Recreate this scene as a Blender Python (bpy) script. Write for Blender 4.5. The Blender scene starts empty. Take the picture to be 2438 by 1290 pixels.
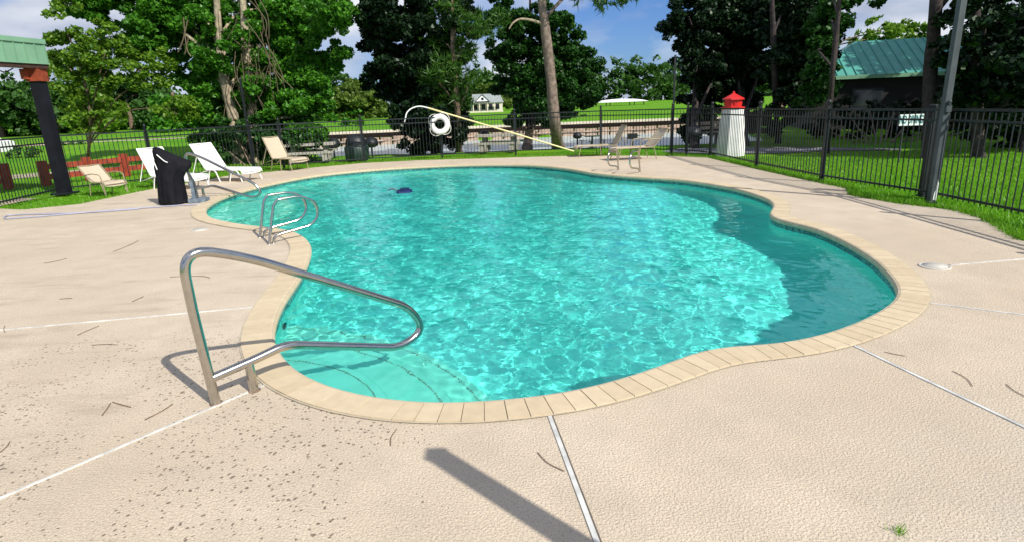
import bpy, bmesh, math, random
import numpy as np
from mathutils import Vector, Matrix, noise
R = math.radians
sc = bpy.context.scene
col = sc.collection

# ------------------------------------------------------------------ camera, sky, sun, exposure
cam_d = bpy.data.cameras.new('camera'); cam = bpy.data.objects.new('camera', cam_d); col.objects.link(cam)
sc.camera = cam
cam_d.sensor_width = 36; cam_d.lens = 20.806; cam_d.clip_end = 3000; cam_d.clip_start = 0.05
PITCH, ROLL = 0.27243, 0.03848
cam.matrix_world = Matrix.Translation((0, 0, 1.65)) @ Matrix.Rotation(math.pi/2 - PITCH, 4, 'X') @ Matrix.Rotation(-ROLL, 4, 'Z')

SUN_EL = R(41.5); SUN_AZ = math.atan2(.78, -.82)       # clockwise from +Y
world = bpy.data.worlds.new('World'); sc.world = world; world.use_nodes = True
wn = world.node_tree; wl = wn.links; bg = wn.nodes['Background']
sky = wn.nodes.new('ShaderNodeTexSky'); sky.sky_type = 'NISHITA'; sky.sun_disc = False
sky.sun_elevation = SUN_EL; sky.sun_rotation = SUN_AZ; sky.air_density = 1.0; sky.dust_density = .5; sky.ozone_density = 3
bg.inputs[1].default_value = .05
tc = wn.nodes.new('ShaderNodeTexCoord'); mp = wn.nodes.new('ShaderNodeMapping'); mp.inputs['Scale'].default_value = (1, 1, 2.6)
mp.inputs['Location'].default_value = (.35, .1, .28)
n1 = wn.nodes.new('ShaderNodeTexNoise'); n1.inputs['Scale'].default_value = 2.3; n1.inputs['Detail'].default_value = 9; n1.inputs['Roughness'].default_value = .52
r1 = wn.nodes.new('ShaderNodeMapRange'); r1.inputs[1].default_value = .40; r1.inputs[2].default_value = .53
n2 = wn.nodes.new('ShaderNodeTexNoise'); n2.inputs['Scale'].default_value = 5; n2.inputs['Detail'].default_value = 6
mc = wn.nodes.new('ShaderNodeMix'); mc.data_type = 'RGBA'
mc.inputs[6].default_value = (6.2, 7.4, 10.2, 1); mc.inputs[7].default_value = (15.0, 15.5, 16.5, 1)
r2 = wn.nodes.new('ShaderNodeMapRange'); r2.inputs[1].default_value = .35; r2.inputs[2].default_value = .66
mx = wn.nodes.new('ShaderNodeMix'); mx.data_type = 'RGBA'
tint = wn.nodes.new('ShaderNodeMix'); tint.data_type = 'RGBA'; tint.blend_type = 'MULTIPLY'; tint.inputs[0].default_value = 1
tint.inputs[7].default_value = (.82, 1.16, 1.85, 1)
wl.new(tc.outputs['Generated'], mp.inputs[0]); wl.new(mp.outputs[0], n1.inputs[0]); wl.new(mp.outputs[0], n2.inputs[0])
wl.new(n1.outputs[0], r1.inputs[0]); wl.new(n2.outputs[0], r2.inputs[0]); wl.new(r2.outputs[0], mc.inputs[0])
wl.new(sky.outputs[0], tint.inputs[6]); wl.new(r1.outputs[0], mx.inputs[0]); wl.new(tint.outputs[2], mx.inputs[6]); wl.new(mc.outputs[2], mx.inputs[7])
wl.new(mx.outputs[2], bg.inputs[0])

sun_d = bpy.data.lights.new('sun', 'SUN'); sun = bpy.data.objects.new('sun', sun_d); col.objects.link(sun)
sun_d.energy = 4.7; sun_d.angle = R(.5); sun_d.color = (1, .95, .86)
sun.rotation_euler = (math.pi/2 - SUN_EL, 0, math.atan2(.82, .78) - math.pi/2 + math.pi + R(0))
sdir = Vector((.78, -.82, math.hypot(.78, .82)*math.tan(SUN_EL))).normalized()
sun.rotation_euler = sdir.to_track_quat('Z', 'Y').to_euler()
sun_d.cycles.is_caustics_light = True
sc.view_settings.view_transform = 'Standard'; sc.view_settings.look = 'None'
sc.view_settings.exposure = .27; sc.view_settings.gamma = 1; sc.view_settings.use_curve_mapping = False
sc.render.engine = 'CYCLES'
sc.cycles.max_bounces = 8; sc.cycles.transmission_bounces = 6; sc.cycles.transparent_max_bounces = 8

# ------------------------------------------------------------------ materials
def new_mat(name):
    m = bpy.data.materials.new(name); m.use_nodes = True
    return m, m.node_tree, m.node_tree.nodes['Principled BSDF']
def mat(name, c, rough=.6, metal=0, var=.12, scale=8, bump=0, bscale=40, spec=.5, c2=None):
    m, nt, b = new_mat(name)
    tcn = nt.nodes.new('ShaderNodeTexCoord')
    n = nt.nodes.new('ShaderNodeTexNoise'); n.inputs['Scale'].default_value = scale; n.inputs['Detail'].default_value = 6
    nt.links.new(tcn.outputs['Object'], n.inputs[0])
    mixn = nt.nodes.new('ShaderNodeMix'); mixn.data_type = 'RGBA'
    mr = nt.nodes.new('ShaderNodeMapRange'); mr.inputs[1].default_value = .35; mr.inputs[2].default_value = .65
    nt.links.new(n.outputs[0], mr.inputs[0]); nt.links.new(mr.outputs[0], mixn.inputs[0])
    mixn.inputs[6].default_value = (*[v*(1-var) for v in c], 1)
    mixn.inputs[7].default_value = (*(c2 if c2 else [min(1, v*(1+var)) for v in c]), 1)
    nt.links.new(mixn.outputs[2], b.inputs['Base Color'])
    b.inputs['Roughness'].default_value = rough; b.inputs['Metallic'].default_value = metal
    b.inputs['Specular IOR Level'].default_value = spec
    if bump:
        n2 = nt.nodes.new('ShaderNodeTexNoise'); n2.inputs['Scale'].default_value = bscale; n2.inputs['Detail'].default_value = 4
        nt.links.new(tcn.outputs['Object'], n2.inputs[0])
        bp = nt.nodes.new('ShaderNodeBump'); bp.inputs['Strength'].default_value = bump; bp.inputs['Distance'].default_value = .02
        nt.links.new(n2.outputs[0], bp.inputs['Height']); nt.links.new(bp.outputs[0], b.inputs['Normal'])
    return m
def leaf_mat(name, ca, cb, trans=.35, cc=None):
    m = bpy.data.materials.new(name); m.use_nodes = True; nt = m.node_tree; nt.nodes.clear()
    out = nt.nodes.new('ShaderNodeOutputMaterial'); geo = nt.nodes.new('ShaderNodeNewGeometry')
    ramp = nt.nodes.new('ShaderNodeValToRGB'); e = ramp.color_ramp.elements
    e[0].color = (*ca, 1); e[1].color = (*cb, 1)
    if cc: x = e.new(.93); e[1].position = .85; x.color = (*cb, 1); e[2].color = (*cc, 1); e[1].color = (*cb, 1); e[2].position = 1
    nt.links.new(geo.outputs['Random Per Island'], ramp.inputs[0])
    d = nt.nodes.new('ShaderNodeBsdfDiffuse'); t = nt.nodes.new('ShaderNodeBsdfTranslucent')
    g = nt.nodes.new('ShaderNodeBsdfGlossy'); g.inputs['Roughness'].default_value = .45; g.inputs[0].default_value = (.9, 1, .9, 1)
    m1 = nt.nodes.new('ShaderNodeMixShader'); m1.inputs[0].default_value = trans
    m2 = nt.nodes.new('ShaderNodeMixShader'); m2.inputs[0].default_value = .025
    nt.links.new(ramp.outputs[0], d.inputs[0]); nt.links.new(ramp.outputs[0], t.inputs[0])
    nt.links.new(d.outputs[0], m1.inputs[1]); nt.links.new(t.outputs[0], m1.inputs[2])
    nt.links.new(m1.outputs[0], m2.inputs[1]); nt.links.new(g.outputs[0], m2.inputs[2]); nt.links.new(m2.outputs[0], out.inputs[0])
    return m

M = {}
M['steel'] = mat('polished_steel', (.50, .48, .44), .17, 1, .06, 20)
M['darkmetal'] = mat('dark_painted_metal', (.008, .011, .014), .5, 0, .3, 5)
M['polegrey'] = mat('grey_paint', (.05, .062, .07), .55, 0, .25, 3)
M['navy'] = mat('dark_column_paint', (.008, .009, .014), .6, 0, .3, 4, spec=.25)
M['white'] = mat('white_plastic', (.80, .80, .78), .4, 0, .04, 6)
M['whitepaint'] = mat('white_paint', (.82, .82, .82), .6, 0, .08, 3, .15, 20)
M['tansling'] = mat('tan_sling_fabric', (.50, .42, .31), .8, 0, .07, 30, .3, 260)
M['tanframe'] = mat('tan_metal_frame', (.30, .25, .16), .45, 0, .1, 9)
M['black'] = mat('black_cloth', (.006, .006, .009), .8, 0, .3, 6, .3, 60, spec=.2)
M['red'] = mat('red_paint', (.55, .015, .012), .45, 0, .15, 5)
M['redwood'] = mat('red_stained_timber', (.30, .045, .02), .75, 0, .3, 6, .3, 30)
M['rust'] = mat('rust_primer', (.24, .042, .014), .7, 0, .3, 7)
M['brown'] = mat('dark_brown_steel', (.045, .02, .012), .7, 0, .2, 7)
M['greenmetal'] = mat('green_sheet_metal', (.17, .33, .21), .5, 0, .08, 2)
M['greenroof'] = mat('teal_green_roof_metal', (.07, .30, .24), .5, 0, .08, 2)
M['bark'] = mat('grey_brown_bark', (.17, .12, .085), .9, 0, .45, 9, .9, 22)
M['pinebark'] = mat('pine_bark', (.19, .145, .115), .9, 0, .4, 7, 1, 18)
M['palebark'] = mat('pale_bark', (.30, .25, .17), .9, 0, .4, 6, .8, 20)
M['darkbark'] = mat('dark_bark', (.035, .025, .025), .9, 0, .4, 9, .9, 22)
M['concrete'] = mat('weathered_concrete', (.36, .34, .29), .9, 0, .18, 6, .4, 40)
M['darktable'] = mat('dark_green_table_metal', (.02, .045, .035), .5, 0, .2, 6)
M['road'] = mat('pale_gravel', (.40, .31, .26), .95, 0, .15, 1.5, .5, 30)
M['asphalt'] = mat('grey_path', (.17, .17, .20), .95, 0, .12, 2, .4, 30)
M['bulkhead'] = mat('weathered_timber', (.44, .33, .26), .85, 0, .35, 3, .4, 20)
M['cream'] = mat('pale_cap', (.62, .56, .44), .8, 0, .1, 3)
M['joint'] = mat('white_joint_strip', (.56, .56, .53), .6, 0, .2, 9)
M['gap'] = mat('joint_shadow_gap', (.10, .085, .07), .9)
M['housewall'] = mat('pale_house_wall', (.62, .60, .50), .8, 0, .06, 2)
M['houseroof'] = mat('grey_shingle', (.24, .27, .27), .85, 0, .15, 2)
M['darkwall'] = mat('dark_brown_wall', (.012, .010, .010), .85, 0, .3, 2)
M['glass'] = mat('dark_window_glass', (.02, .025, .03), .08, 0, .1, 2)
M['signface'] = mat('sign_face', (.80, .86, .86), .45, 0, .03, 8)
M['signink'] = mat('sign_lettering', (.0, .16, .18), .5, 0, .05, 8)
M['bluecloth'] = mat('blue_grey_cloth', (.14, .18, .22), .8, 0, .3, 14, .5, 50)
M['hose'] = mat('pale_blue_hose', (.34, .35, .46), .5, 0, .1, 9)
M['yellow'] = mat('pale_yellow_pole', (.78, .68, .34), .4, 0, .06, 5)
M['lifering'] = mat('life_ring_foam', (.82, .82, .80), .5, 0, .04, 5)
M['rope'] = mat('rope', (.7, .68, .62), .8)
M['navyplastic'] = mat('navy_plastic', (.01, .02, .09), .3, 0, .2, 8)
M['twig'] = mat('dry_pine_needles', (.17, .11, .075), .9, 0, .3, 20)
M['lid'] = mat('lid_plastic', (.50, .475, .42), .6, 0, .08, 20, .2, 60)

# deck: knock-down textured coating, stains, and pitted wear in the near left
def deck_material():
    m, nt, b = new_mat('textured_deck_coating'); L = nt.links; N = nt.nodes.new
    g = N('ShaderNodeTexCoord')
    def nz(scale, detail=6, rough=.55):
        n = N('ShaderNodeTexNoise'); n.inputs['Scale'].default_value = scale; n.inputs['Detail'].default_value = detail; n.inputs['Roughness'].default_value = rough
        L.new(g.outputs['Object'], n.inputs[0]); return n
    def rng(src, a, c, lo=0, hi=1):
        r = N('ShaderNodeMapRange'); r.inputs[1].default_value = a; r.inputs[2].default_value = c; r.inputs[3].default_value = lo; r.inputs[4].default_value = hi
        L.new(src, r.inputs[0]); return r.outputs[0]
    def mixc(f, a, c, mode='MIX'):
        x = N('ShaderNodeMix'); x.data_type = 'RGBA'; x.blend_type = mode
        if isinstance(f, float): x.inputs[0].default_value = f
        else: L.new(f, x.inputs[0])
        for s, v in ((6, a), (7, c)):
            if isinstance(v, tuple): x.inputs[s].default_value = (*v, 1)
            else: L.new(v, x.inputs[s])
        return x.outputs[2]
    def mul(a, c):
        x = N('ShaderNodeMath'); x.operation = 'MULTIPLY'
        for s, v in ((0, a), (1, c)):
            if isinstance(v, float): x.inputs[s].default_value = v
            else: L.new(v, x.inputs[s])
        return x.outputs[0]
    base = mixc(rng(nz(.55).outputs[0], .35, .65), (.54, .445, .33), (.63, .535, .41))
    base = mixc(rng(nz(2.6).outputs[0], .42, .75), base, (.50, .42, .32))
    # grime streaks on the left part of the deck
    sep = N('ShaderNodeSeparateXYZ'); L.new(g.outputs['Object'], sep.inputs[0])
    mp_ = N('ShaderNodeMapping'); mp_.inputs['Rotation'].default_value = (0, 0, R(-20)); mp_.inputs['Scale'].default_value = (.8, 3.4, 1)
    L.new(g.outputs['Object'], mp_.inputs[0])
    st = N('ShaderNodeTexNoise'); st.inputs['Scale'].default_value = 1.3; st.inputs['Detail'].default_value = 8; st.inputs['Roughness'].default_value = .65
    L.new(mp_.outputs[0], st.inputs[0])
    left = rng(sep.outputs[0], -1.0, -2.6)
    base = mixc(mul(mul(rng(st.outputs[0], .54, .74), left), .6), base, (.28, .215, .155))
    grey = mul(rng(sep.outputs[0], 1.2, 2.6), rng(sep.outputs[1], 3.2, 1.6))
    base = mixc(mul(mul(grey, rng(nz(1.1).outputs[0], .3, .6)), .85), base, (.45, .44, .40))
    base = mixc(mul(rng(nz(4.5, 9, .75).outputs[0], .56, .74), .35), base, (.42, .34, .25))
    # pits: small dark cells only where the coating is worn
    vo = N('ShaderNodeTexVoronoi'); vo.inputs['Scale'].default_value = 40; vo.inputs['Randomness'].default_value = 1
    wob = N('ShaderNodeMix'); wob.data_type = 'RGBA'; wob.inputs[0].default_value = .035
    L.new(g.outputs['Object'], wob.inputs[6]); L.new(nz(30, 3).outputs['Color'], wob.inputs[7]); L.new(wob.outputs[2], vo.inputs[0])
    sepc = N('ShaderNodeSeparateColor'); L.new(vo.outputs['Color'], sepc.inputs[0])
    worn = mul(rng(nz(.9, 4).outputs[0], .36, .50), mul(rng(sep.outputs[0], .1, -.8), rng(sep.outputs[1], 5.0, 4.2)))
    size = mul(mul(rng(sepc.outputs[0], .15, 1.0, .0, .42), worn), 1.0)
    df = N('ShaderNodeMath'); df.operation = 'SUBTRACT'; L.new(size, df.inputs[0]); L.new(vo.outputs['Distance'], df.inputs[1])
    pit = rng(df.outputs[0], 0, .06)
    base = mixc(mul(pit, .85), base, (.13, .09, .06))
    # fine speckle
    base = mixc(mul(rng(nz(95, 3).outputs[0], .50, .64), .60), base, (.33, .26, .19))
    L.new(base, b.inputs['Base Color']); b.inputs['Roughness'].default_value = .82
    kn = nz(85, 3, .5); kr = rng(kn.outputs[0], .42, .58)
    fi = nz(140, 3)
    ad = N('ShaderNodeMath'); ad.operation = 'MULTIPLY_ADD'; L.new(fi.outputs[0], ad.inputs[0]); ad.inputs[1].default_value = .5; L.new(kr, ad.inputs[2])
    sb = N('ShaderNodeMath'); sb.operation = 'MULTIPLY_ADD'; L.new(pit, sb.inputs[0]); sb.inputs[1].default_value = -2.2; L.new(ad.outputs[0], sb.inputs[2])
    bp = N('ShaderNodeBump'); bp.inputs['Strength'].default_value = .7; bp.inputs['Distance'].default_value = .003
    L.new(sb.outputs[0], bp.inputs['Height']); L.new(bp.outputs[0], b.inputs['Normal'])
    return m
M['deck'] = deck_material()
def grass_ground():
    m, nt, b = new_mat('turf'); L = nt.links
    g = nt.nodes.new('ShaderNodeTexCoord')
    a = nt.nodes.new('ShaderNodeTexNoise'); a.inputs['Scale'].default_value = .35; a.inputs['Detail'].default_value = 8; a.inputs['Roughness'].default_value = .7
    c = nt.nodes.new('ShaderNodeTexNoise'); c.inputs['Scale'].default_value = 22; c.inputs['Detail'].default_value = 5
    L.new(g.outputs['Object'], a.inputs[0]); L.new(g.outputs['Object'], c.inputs[0])
    r = nt.nodes.new('ShaderNodeMapRange'); r.inputs[1].default_value = .40; r.inputs[2].default_value = .60; L.new(a.outputs[0], r.inputs[0])
    x = nt.nodes.new('ShaderNodeMix'); x.data_type = 'RGBA'; L.new(r.outputs[0], x.inputs[0])
    x.inputs[6].default_value = (.085, .29, .008, 1); x.inputs[7].default_value = (.17, .38, .015, 1)
    r2_ = nt.nodes.new('ShaderNodeMapRange'); r2_.inputs[1].default_value = .35; r2_.inputs[2].default_value = .7; r2_.inputs[3].default_value = .55; r2_.inputs[4].default_value = 1.1; L.new(c.outputs[0], r2_.inputs[0])
    y = nt.nodes.new('ShaderNodeMix'); y.data_type = 'RGBA'; y.blend_type = 'MULTIPLY'; y.inputs[0].default_value = 1
    dn = nt.nodes.new('ShaderNodeTexNoise'); dn.inputs['Scale'].default_value = .16; dn.inputs['Detail'].default_value = 9; dn.inputs['Roughness'].default_value = .75; L.new(g.outputs['Object'], dn.inputs[0])
    dr = nt.nodes.new('ShaderNodeMapRange'); dr.inputs[1].default_value = .52; dr.inputs[2].default_value = .68; dr.inputs[4].default_value = .6; L.new(dn.outputs[0], dr.inputs[0])
    dx = nt.nodes.new('ShaderNodeMix'); dx.data_type = 'RGBA'; L.new(dr.outputs[0], dx.inputs[0]); L.new(x.outputs[2], dx.inputs[6]); dx.inputs[7].default_value = (.19, .27, .05, 1)
    L.new(dx.outputs[2], y.inputs[6]); L.new(r2_.outputs[0], y.inputs[7]); L.new(y.outputs[2], b.inputs['Base Color'])
    b.inputs['Roughness'].default_value = .95; b.inputs['Specular IOR Level'].default_value = .1
    bp = nt.nodes.new('ShaderNodeBump'); bp.inputs['Strength'].default_value = .8; bp.inputs['Distance'].default_value = .05
    L.new(c.outputs[0], bp.inputs['Height']); L.new(bp.outputs[0], b.inputs['Normal'])
    return m
M['turf'] = grass_ground()
def coping_material():
    m, nt, b = new_mat('bullnose_brick'); L = nt.links
    oi = nt.nodes.new('ShaderNodeObjectInfo'); ramp = nt.nodes.new('ShaderNodeValToRGB')
    e = ramp.color_ramp.elements; e[0].color = (.52, .42, .275, 1); e[1].color = (.59, .485, .33, 1)
    L.new(oi.outputs['Random'], ramp.inputs[0])
    g = nt.nodes.new('ShaderNodeNewGeometry'); n = nt.nodes.new('ShaderNodeTexNoise'); n.inputs['Scale'].default_value = 14; n.inputs['Detail'].default_value = 8
    L.new(g.outputs['Position'], n.inputs[0])
    r = nt.nodes.new('ShaderNodeMapRange'); r.inputs[1].default_value = .3; r.inputs[2].default_value = .7; r.inputs[3].default_value = .93; r.inputs[4].default_value = 1.05; L.new(n.outputs[0], r.inputs[0])
    y = nt.nodes.new('ShaderNodeMix'); y.data_type = 'RGBA'; y.blend_type = 'MULTIPLY'; y.inputs[0].default_value = 1
    L.new(ramp.outputs[0], y.inputs[6]); L.new(r.outputs[0], y.inputs[7]); L.new(y.outputs[2], b.inputs['Base Color'])
    b.inputs['Roughness'].default_value = .75
    n2 = nt.nodes.new('ShaderNodeTexNoise'); n2.inputs['Scale'].default_value = 120; L.new(g.outputs['Position'], n2.inputs[0])
    bp = nt.nodes.new('ShaderNodeBump'); bp.inputs['Strength'].default_value = .25; bp.inputs['Distance'].default_value = .004
    L.new(n2.outputs[0], bp.inputs['Height']); L.new(bp.outputs[0], b.inputs['Normal'])
    return m
M['coping'] = coping_material()
def tile_material():
    m, nt, b = new_mat('waterline_tile_glaze'); L = nt.links
    g = nt.nodes.new('ShaderNodeNewGeometry'); n = nt.nodes.new('ShaderNodeTexNoise'); n.inputs['Scale'].default_value = 30; n.inputs['Detail'].default_value = 3
    L.new(g.outputs['Position'], n.inputs[0]); ramp = nt.nodes.new('ShaderNodeValToRGB'); e = ramp.color_ramp.elements
    e[0].position = .4; e[1].position = .62; e[0].color = (.03, .10, .10, 1); e[1].color = (.12, .30, .27, 1)
    L.new(n.outputs[0], ramp.inputs[0]); L.new(ramp.outputs[0], b.inputs['Base Color']); b.inputs['Roughness'].default_value = .2
    return m
M['tile'] = tile_material()
M['plaster'] = mat('pool_plaster', (.34, .84, .735), .85, 0, .05, 1.2, c2=(.42, .90, .80))
M['stepplaster'] = mat('shallow_tint_step_plaster', (.50, .76, .62), .85, 0, .06, 3)  # pool plaster painted paler, standing in for less light absorbed by shallow water
M['grout'] = mat('pale_grout', (.42, .37, .28), .9)
M['steptrim'] = mat('brown_step_tile', (.34, .30, .21), .5, 0, .4, 30)
M['leaf_mid'] = leaf_mat('sweetgum_leaf', (.03, .13, .010), (.11, .33, .02), .40)
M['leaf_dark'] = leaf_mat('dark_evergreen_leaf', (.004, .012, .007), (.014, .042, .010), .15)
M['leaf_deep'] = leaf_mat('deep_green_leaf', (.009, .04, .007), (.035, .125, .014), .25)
M['leaf_yellow'] = leaf_mat('yellow_green_leaf', (.06, .17, .012), (.22, .37, .03), .45)
M['leaf_far'] = leaf_mat('far_green_leaf', (.022, .07, .012), (.07, .17, .025), .3)
M['leaf_willow'] = leaf_mat('willow_leaf', (.07, .13, .02), (.16, .24, .035), .35)
M['needle'] = leaf_mat('pine_needle', (.02, .07, .008), (.07, .17, .015), .3)
M['vine'] = leaf_mat('dry_brown_vine', (.10, .075, .045), (.18, .14, .09), .1)
M['blade'] = leaf_mat('grass_blade', (.10, .29, .008), (.22, .48, .02), .45)

# ------------------------------------------------------------------ helpers
def tag(o, label=None, cat=None, group=None, kind=None):
    if label: o['label'] = label
    if cat: o['category'] = cat
    if group: o['group'] = group
    if kind: o['kind'] = kind
    return o
def thing(name, label, cat, loc=(0, 0, 0), rz=0, group=None):
    o = bpy.data.objects.new(name, None); col.objects.link(o); o.location = loc; o.rotation_euler = (0, 0, rz); o.empty_display_size = .1
    return tag(o, label, cat, group)
def link(name, me, m=None, parent=None, loc=None, rot=None):
    if m is not None and not me.materials: me.materials.append(m)
    o = bpy.data.objects.new(name, me); col.objects.link(o)
    if parent: o.parent = parent
    if loc is not None: o.location = loc
    if rot is not None: o.rotation_euler = rot
    return o
def mesh_of(name, V, F, smooth=False):
    me = bpy.data.meshes.new(name); me.from_pydata([tuple(v) for v in V], [], F)
    if smooth: me.polygons.foreach_set('use_smooth', [True]*len(me.polygons))
    me.update(); return me
def fast_mesh(name, V, k):
    """V: (n*k,3) array, faces of k consecutive verts"""
    n = len(V)//k; me = bpy.data.meshes.new(name)
    me.vertices.add(len(V)); me.vertices.foreach_set('co', np.asarray(V, np.float32).ravel())
    me.loops.add(len(V)); me.loops.foreach_set('vertex_index', np.arange(len(V), dtype=np.int32))
    me.polygons.add(n); me.polygons.foreach_set('loop_start', np.arange(0, n*k, k, dtype=np.int32))
    me.update(calc_edges=True); return me
class MB:
    def __init__(s): s.V = []; s.F = []; s.S = []
    def add(s, V, F, smooth=False):
        o = len(s.V); s.V += [tuple(v) for v in V]; s.F += [tuple(i+o for i in f) for f in F]; s.S += [smooth]*len(F)
    def box(s, c, d, rz=0, M_=None):
        x, y, z = [k/2 for k in d]; P = [(-x,-y,-z),(x,-y,-z),(x,y,-z),(-x,y,-z),(-x,-y,z),(x,-y,z),(x,y,z),(-x,y,z)]
        ca, sa = math.cos(rz), math.sin(rz)
        P = [(c[0]+p[0]*ca-p[1]*sa, c[1]+p[0]*sa+p[1]*ca, c[2]+p[2]) for p in P]
        if M_ is not None: P = [M_ @ Vector(p) for p in P]
        s.add(P, [(3,2,1,0),(4,5,6,7),(0,1,5,4),(1,2,6,5),(2,3,7,6),(3,0,4,7)])
    def bar(s, a, b, w, h=None):
        a = Vector(a); b = Vector(b); h = h or w; d = (b-a).normalized()
        up = Vector((0,0,1)) if abs(d.z) < .95 else Vector((1,0,0)); sx = d.cross(up).normalized(); sy = sx.cross(d)
        P = [p + sx*i*w/2 + sy*j*h/2 for p in (a, b) for i, j in ((-1,-1),(1,-1),(1,1),(-1,1))]
        s.add(P, [(0,1,2,3),(7,6,5,4),(0,4,5,1),(1,5,6,2),(2,6,7,3),(3,7,4,0)])
    def tube(s, pts, r, n=10, cap=True):
        pts = [Vector(p) for p in pts]; rs = r if isinstance(r, (list, tuple)) else [r]*len(pts); V = []
        t = (pts[1]-pts[0]).normalized(); ref = Vector((0,0,1)) if abs(t.z) < .9 else Vector((1,0,0)); nx = t.cross(ref).normalized()
        for i, p in enumerate(pts):
            t = (pts[min(i+1, len(pts)-1)] - pts[max(i-1, 0)]).normalized()
            nx = (nx - t*nx.dot(t)).normalized(); ny = t.cross(nx)
            for k in range(n):
                a = 2*math.pi*k/n; V.append(p + (nx*math.cos(a)+ny*math.sin(a))*rs[i])
        F = [(i*n+k, i*n+(k+1)%n, (i+1)*n+(k+1)%n, (i+1)*n+k) for i in range(len(pts)-1) for k in range(n)]
        s.add(V, F, True)
        if cap: s.add(V[:n], [tuple(range(n))[::-1]]); s.add(V[-n:], [tuple(range(n))])
    def lathe(s, prof, c=(0,0,0), n=24, smooth=True):
        V = [(c[0]+r*math.cos(2*math.pi*k/n), c[1]+r*math.sin(2*math.pi*k/n), c[2]+z) for r, z in prof for k in range(n)]
        F = [(i*n+k, i*n+(k+1)%n, (i+1)*n+(k+1)%n, (i+1)*n+k) for i in range(len(prof)-1) for k in range(n)]
        s.add(V, F, smooth); s.add(V[:n], [tuple(range(n))[::-1]]); s.add(V[-n:], [tuple(range(n))])
    def mesh(s, name):
        me = bpy.data.meshes.new(name); me.from_pydata(s.V, [], s.F); me.polygons.foreach_set('use_smooth', s.S); me.update(); return me
    def obj(s, name, m, parent=None, loc=None, rot=None): return link(name, s.mesh(name), m, parent, loc, rot)
def smooth_path(pts, sub=6):
    pts = [Vector(p) for p in pts]; out = []
    for i in range(len(pts)-1):
        p0, p1, p2, p3 = pts[max(i-1,0)], pts[i], pts[i+1], pts[min(i+2, len(pts)-1)]
        for k in range(sub):
            t = k/sub; out.append(.5*((2*p1)+(p2-p0)*t+(2*p0-5*p1+4*p2-p3)*t*t+(3*p1-p0-3*p2+p3)*t**3))
    out.append(pts[-1]); return out
def fillet(pts, r, n=6):
    pts = [Vector(p) for p in pts]; out = [pts[0]]
    for i in range(1, len(pts)-1):
        a, b, c = pts[i-1], pts[i], pts[i+1]; rr = r[i] if isinstance(r, dict) and i in r else (r if not isinstance(r, dict) else .05)
        da = (a-b); dc = (c-b); q = min(rr, da.length*.49, dc.length*.49); A = b+da.normalized()*q; C_ = b+dc.normalized()*q
        for k in range(n+1):
            t = k/n; out.append((1-t)**2*A + 2*t*(1-t)*b + t*t*C_)
    out.append(pts[-1]); return out
def inside(P, poly):
    P = np.asarray(P); x, y = P[:,0], P[:,1]; r = np.zeros(len(P), bool); n = len(poly)
    for i in range(n):
        x1, y1 = poly[i]; x2, y2 = poly[(i+1) % n]
        if y1 == y2: continue
        c = ((y1 > y) != (y2 > y)) & (x < (x2-x1)*(y-y1)/(y2-y1)+x1); r ^= c
    return r
def dist_to(P, poly, closed=True):
    P = np.asarray(P); d = np.full(len(P), 1e9); n = len(poly)
    for i in range(n if closed else n-1):
        a = np.array(poly[i]); b = np.array(poly[(i+1) % n]); ab = b-a
        t = np.clip(((P-a)@ab)/(ab@ab+1e-12), 0, 1); q = a+t[:,None]*ab; d = np.minimum(d, np.hypot(*(P-q).T))
    return d

# ------------------------------------------------------------------ pool outline (metres)
KEY = [(-1.94, 4.486), (-1.797, 4.123), (-1.589, 3.789), (-1.395, 3.554), (-1.146, 3.354), (-0.908, 3.225), (-0.667, 3.143), (-0.416, 3.098), (-0.173, 3.103), (0.072, 3.13), (0.323, 3.183), (0.565, 3.284), (0.826, 3.42), (1.087, 3.589), (1.294, 3.715), (1.48, 3.755), (1.741, 3.758), (1.968, 3.811), (2.229, 3.917), (2.54, 4.095), (2.875, 4.336), (3.125, 4.565), (3.288, 4.771), (3.406, 5.002), (3.537, 5.326), (3.679, 5.759), (3.795, 6.33), (3.853, 6.863), (3.858, 7.363), (3.756, 7.718), (3.679, 8.037), (3.754, 8.415), (4.057, 8.97), (4.242, 9.549), (4.27, 10.102), (4.214, 10.912), (3.982, 11.711), (3.602, 12.518), (3.072, 13.067), (2.496, 13.665), (1.987, 14.46), (1.499, 15.635), (0.735, 16.722), (-0.137, 17.312), (-1.354, 17.668), (-2.591, 17.649), (-3.773, 17.372), (-4.818, 16.742), (-5.466, 15.855), (-5.871, 14.59), (-6.035, 13.525), (-6.013, 12.441), (-5.837, 11.525), (-5.637, 10.947), (-5.417, 10.498), (-5.085, 9.977), (-4.709, 9.597), (-4.185, 9.175), (-3.813, 8.936), (-3.392, 8.665), (-3.085, 8.367), (-2.802, 7.928), (-2.592, 7.466), (-2.449, 7.017), (-2.287, 6.319), (-2.18, 5.672), (-2.089, 5.078)]
def closed_spline(K, step):
    n = len(K); out = []
    for i in range(n):
        p0, p1, p2, p3 = [Vector(K[(i+j-1) % n]) for j in range(4)]
        for k in range(12):
            t = k/12; out.append(.5*((2*p1)+(p2-p0)*t+(2*p0-5*p1+4*p2-p3)*t*t+(3*p1-p0-3*p2+p3)*t**3))
    L = [0]
    for i in range(len(out)): L.append(L[-1]+(out[(i+1) % len(out)]-out[i]).length)
    N_ = int(round(L[-1]/step)); res = []; j = 0
    for k in range(N_):
        s = L[-1]*k/N_
        while L[j+1] < s: j += 1
        t = (s-L[j])/(L[j+1]-L[j]+1e-9); res.append(out[j].lerp(out[(j+1) % len(out)], t))
    for it in range(3):
        res = [(res[i-1]+res[i]*2+res[(i+1) % len(res)])/4 for i in range(len(res))]
    return res
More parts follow.
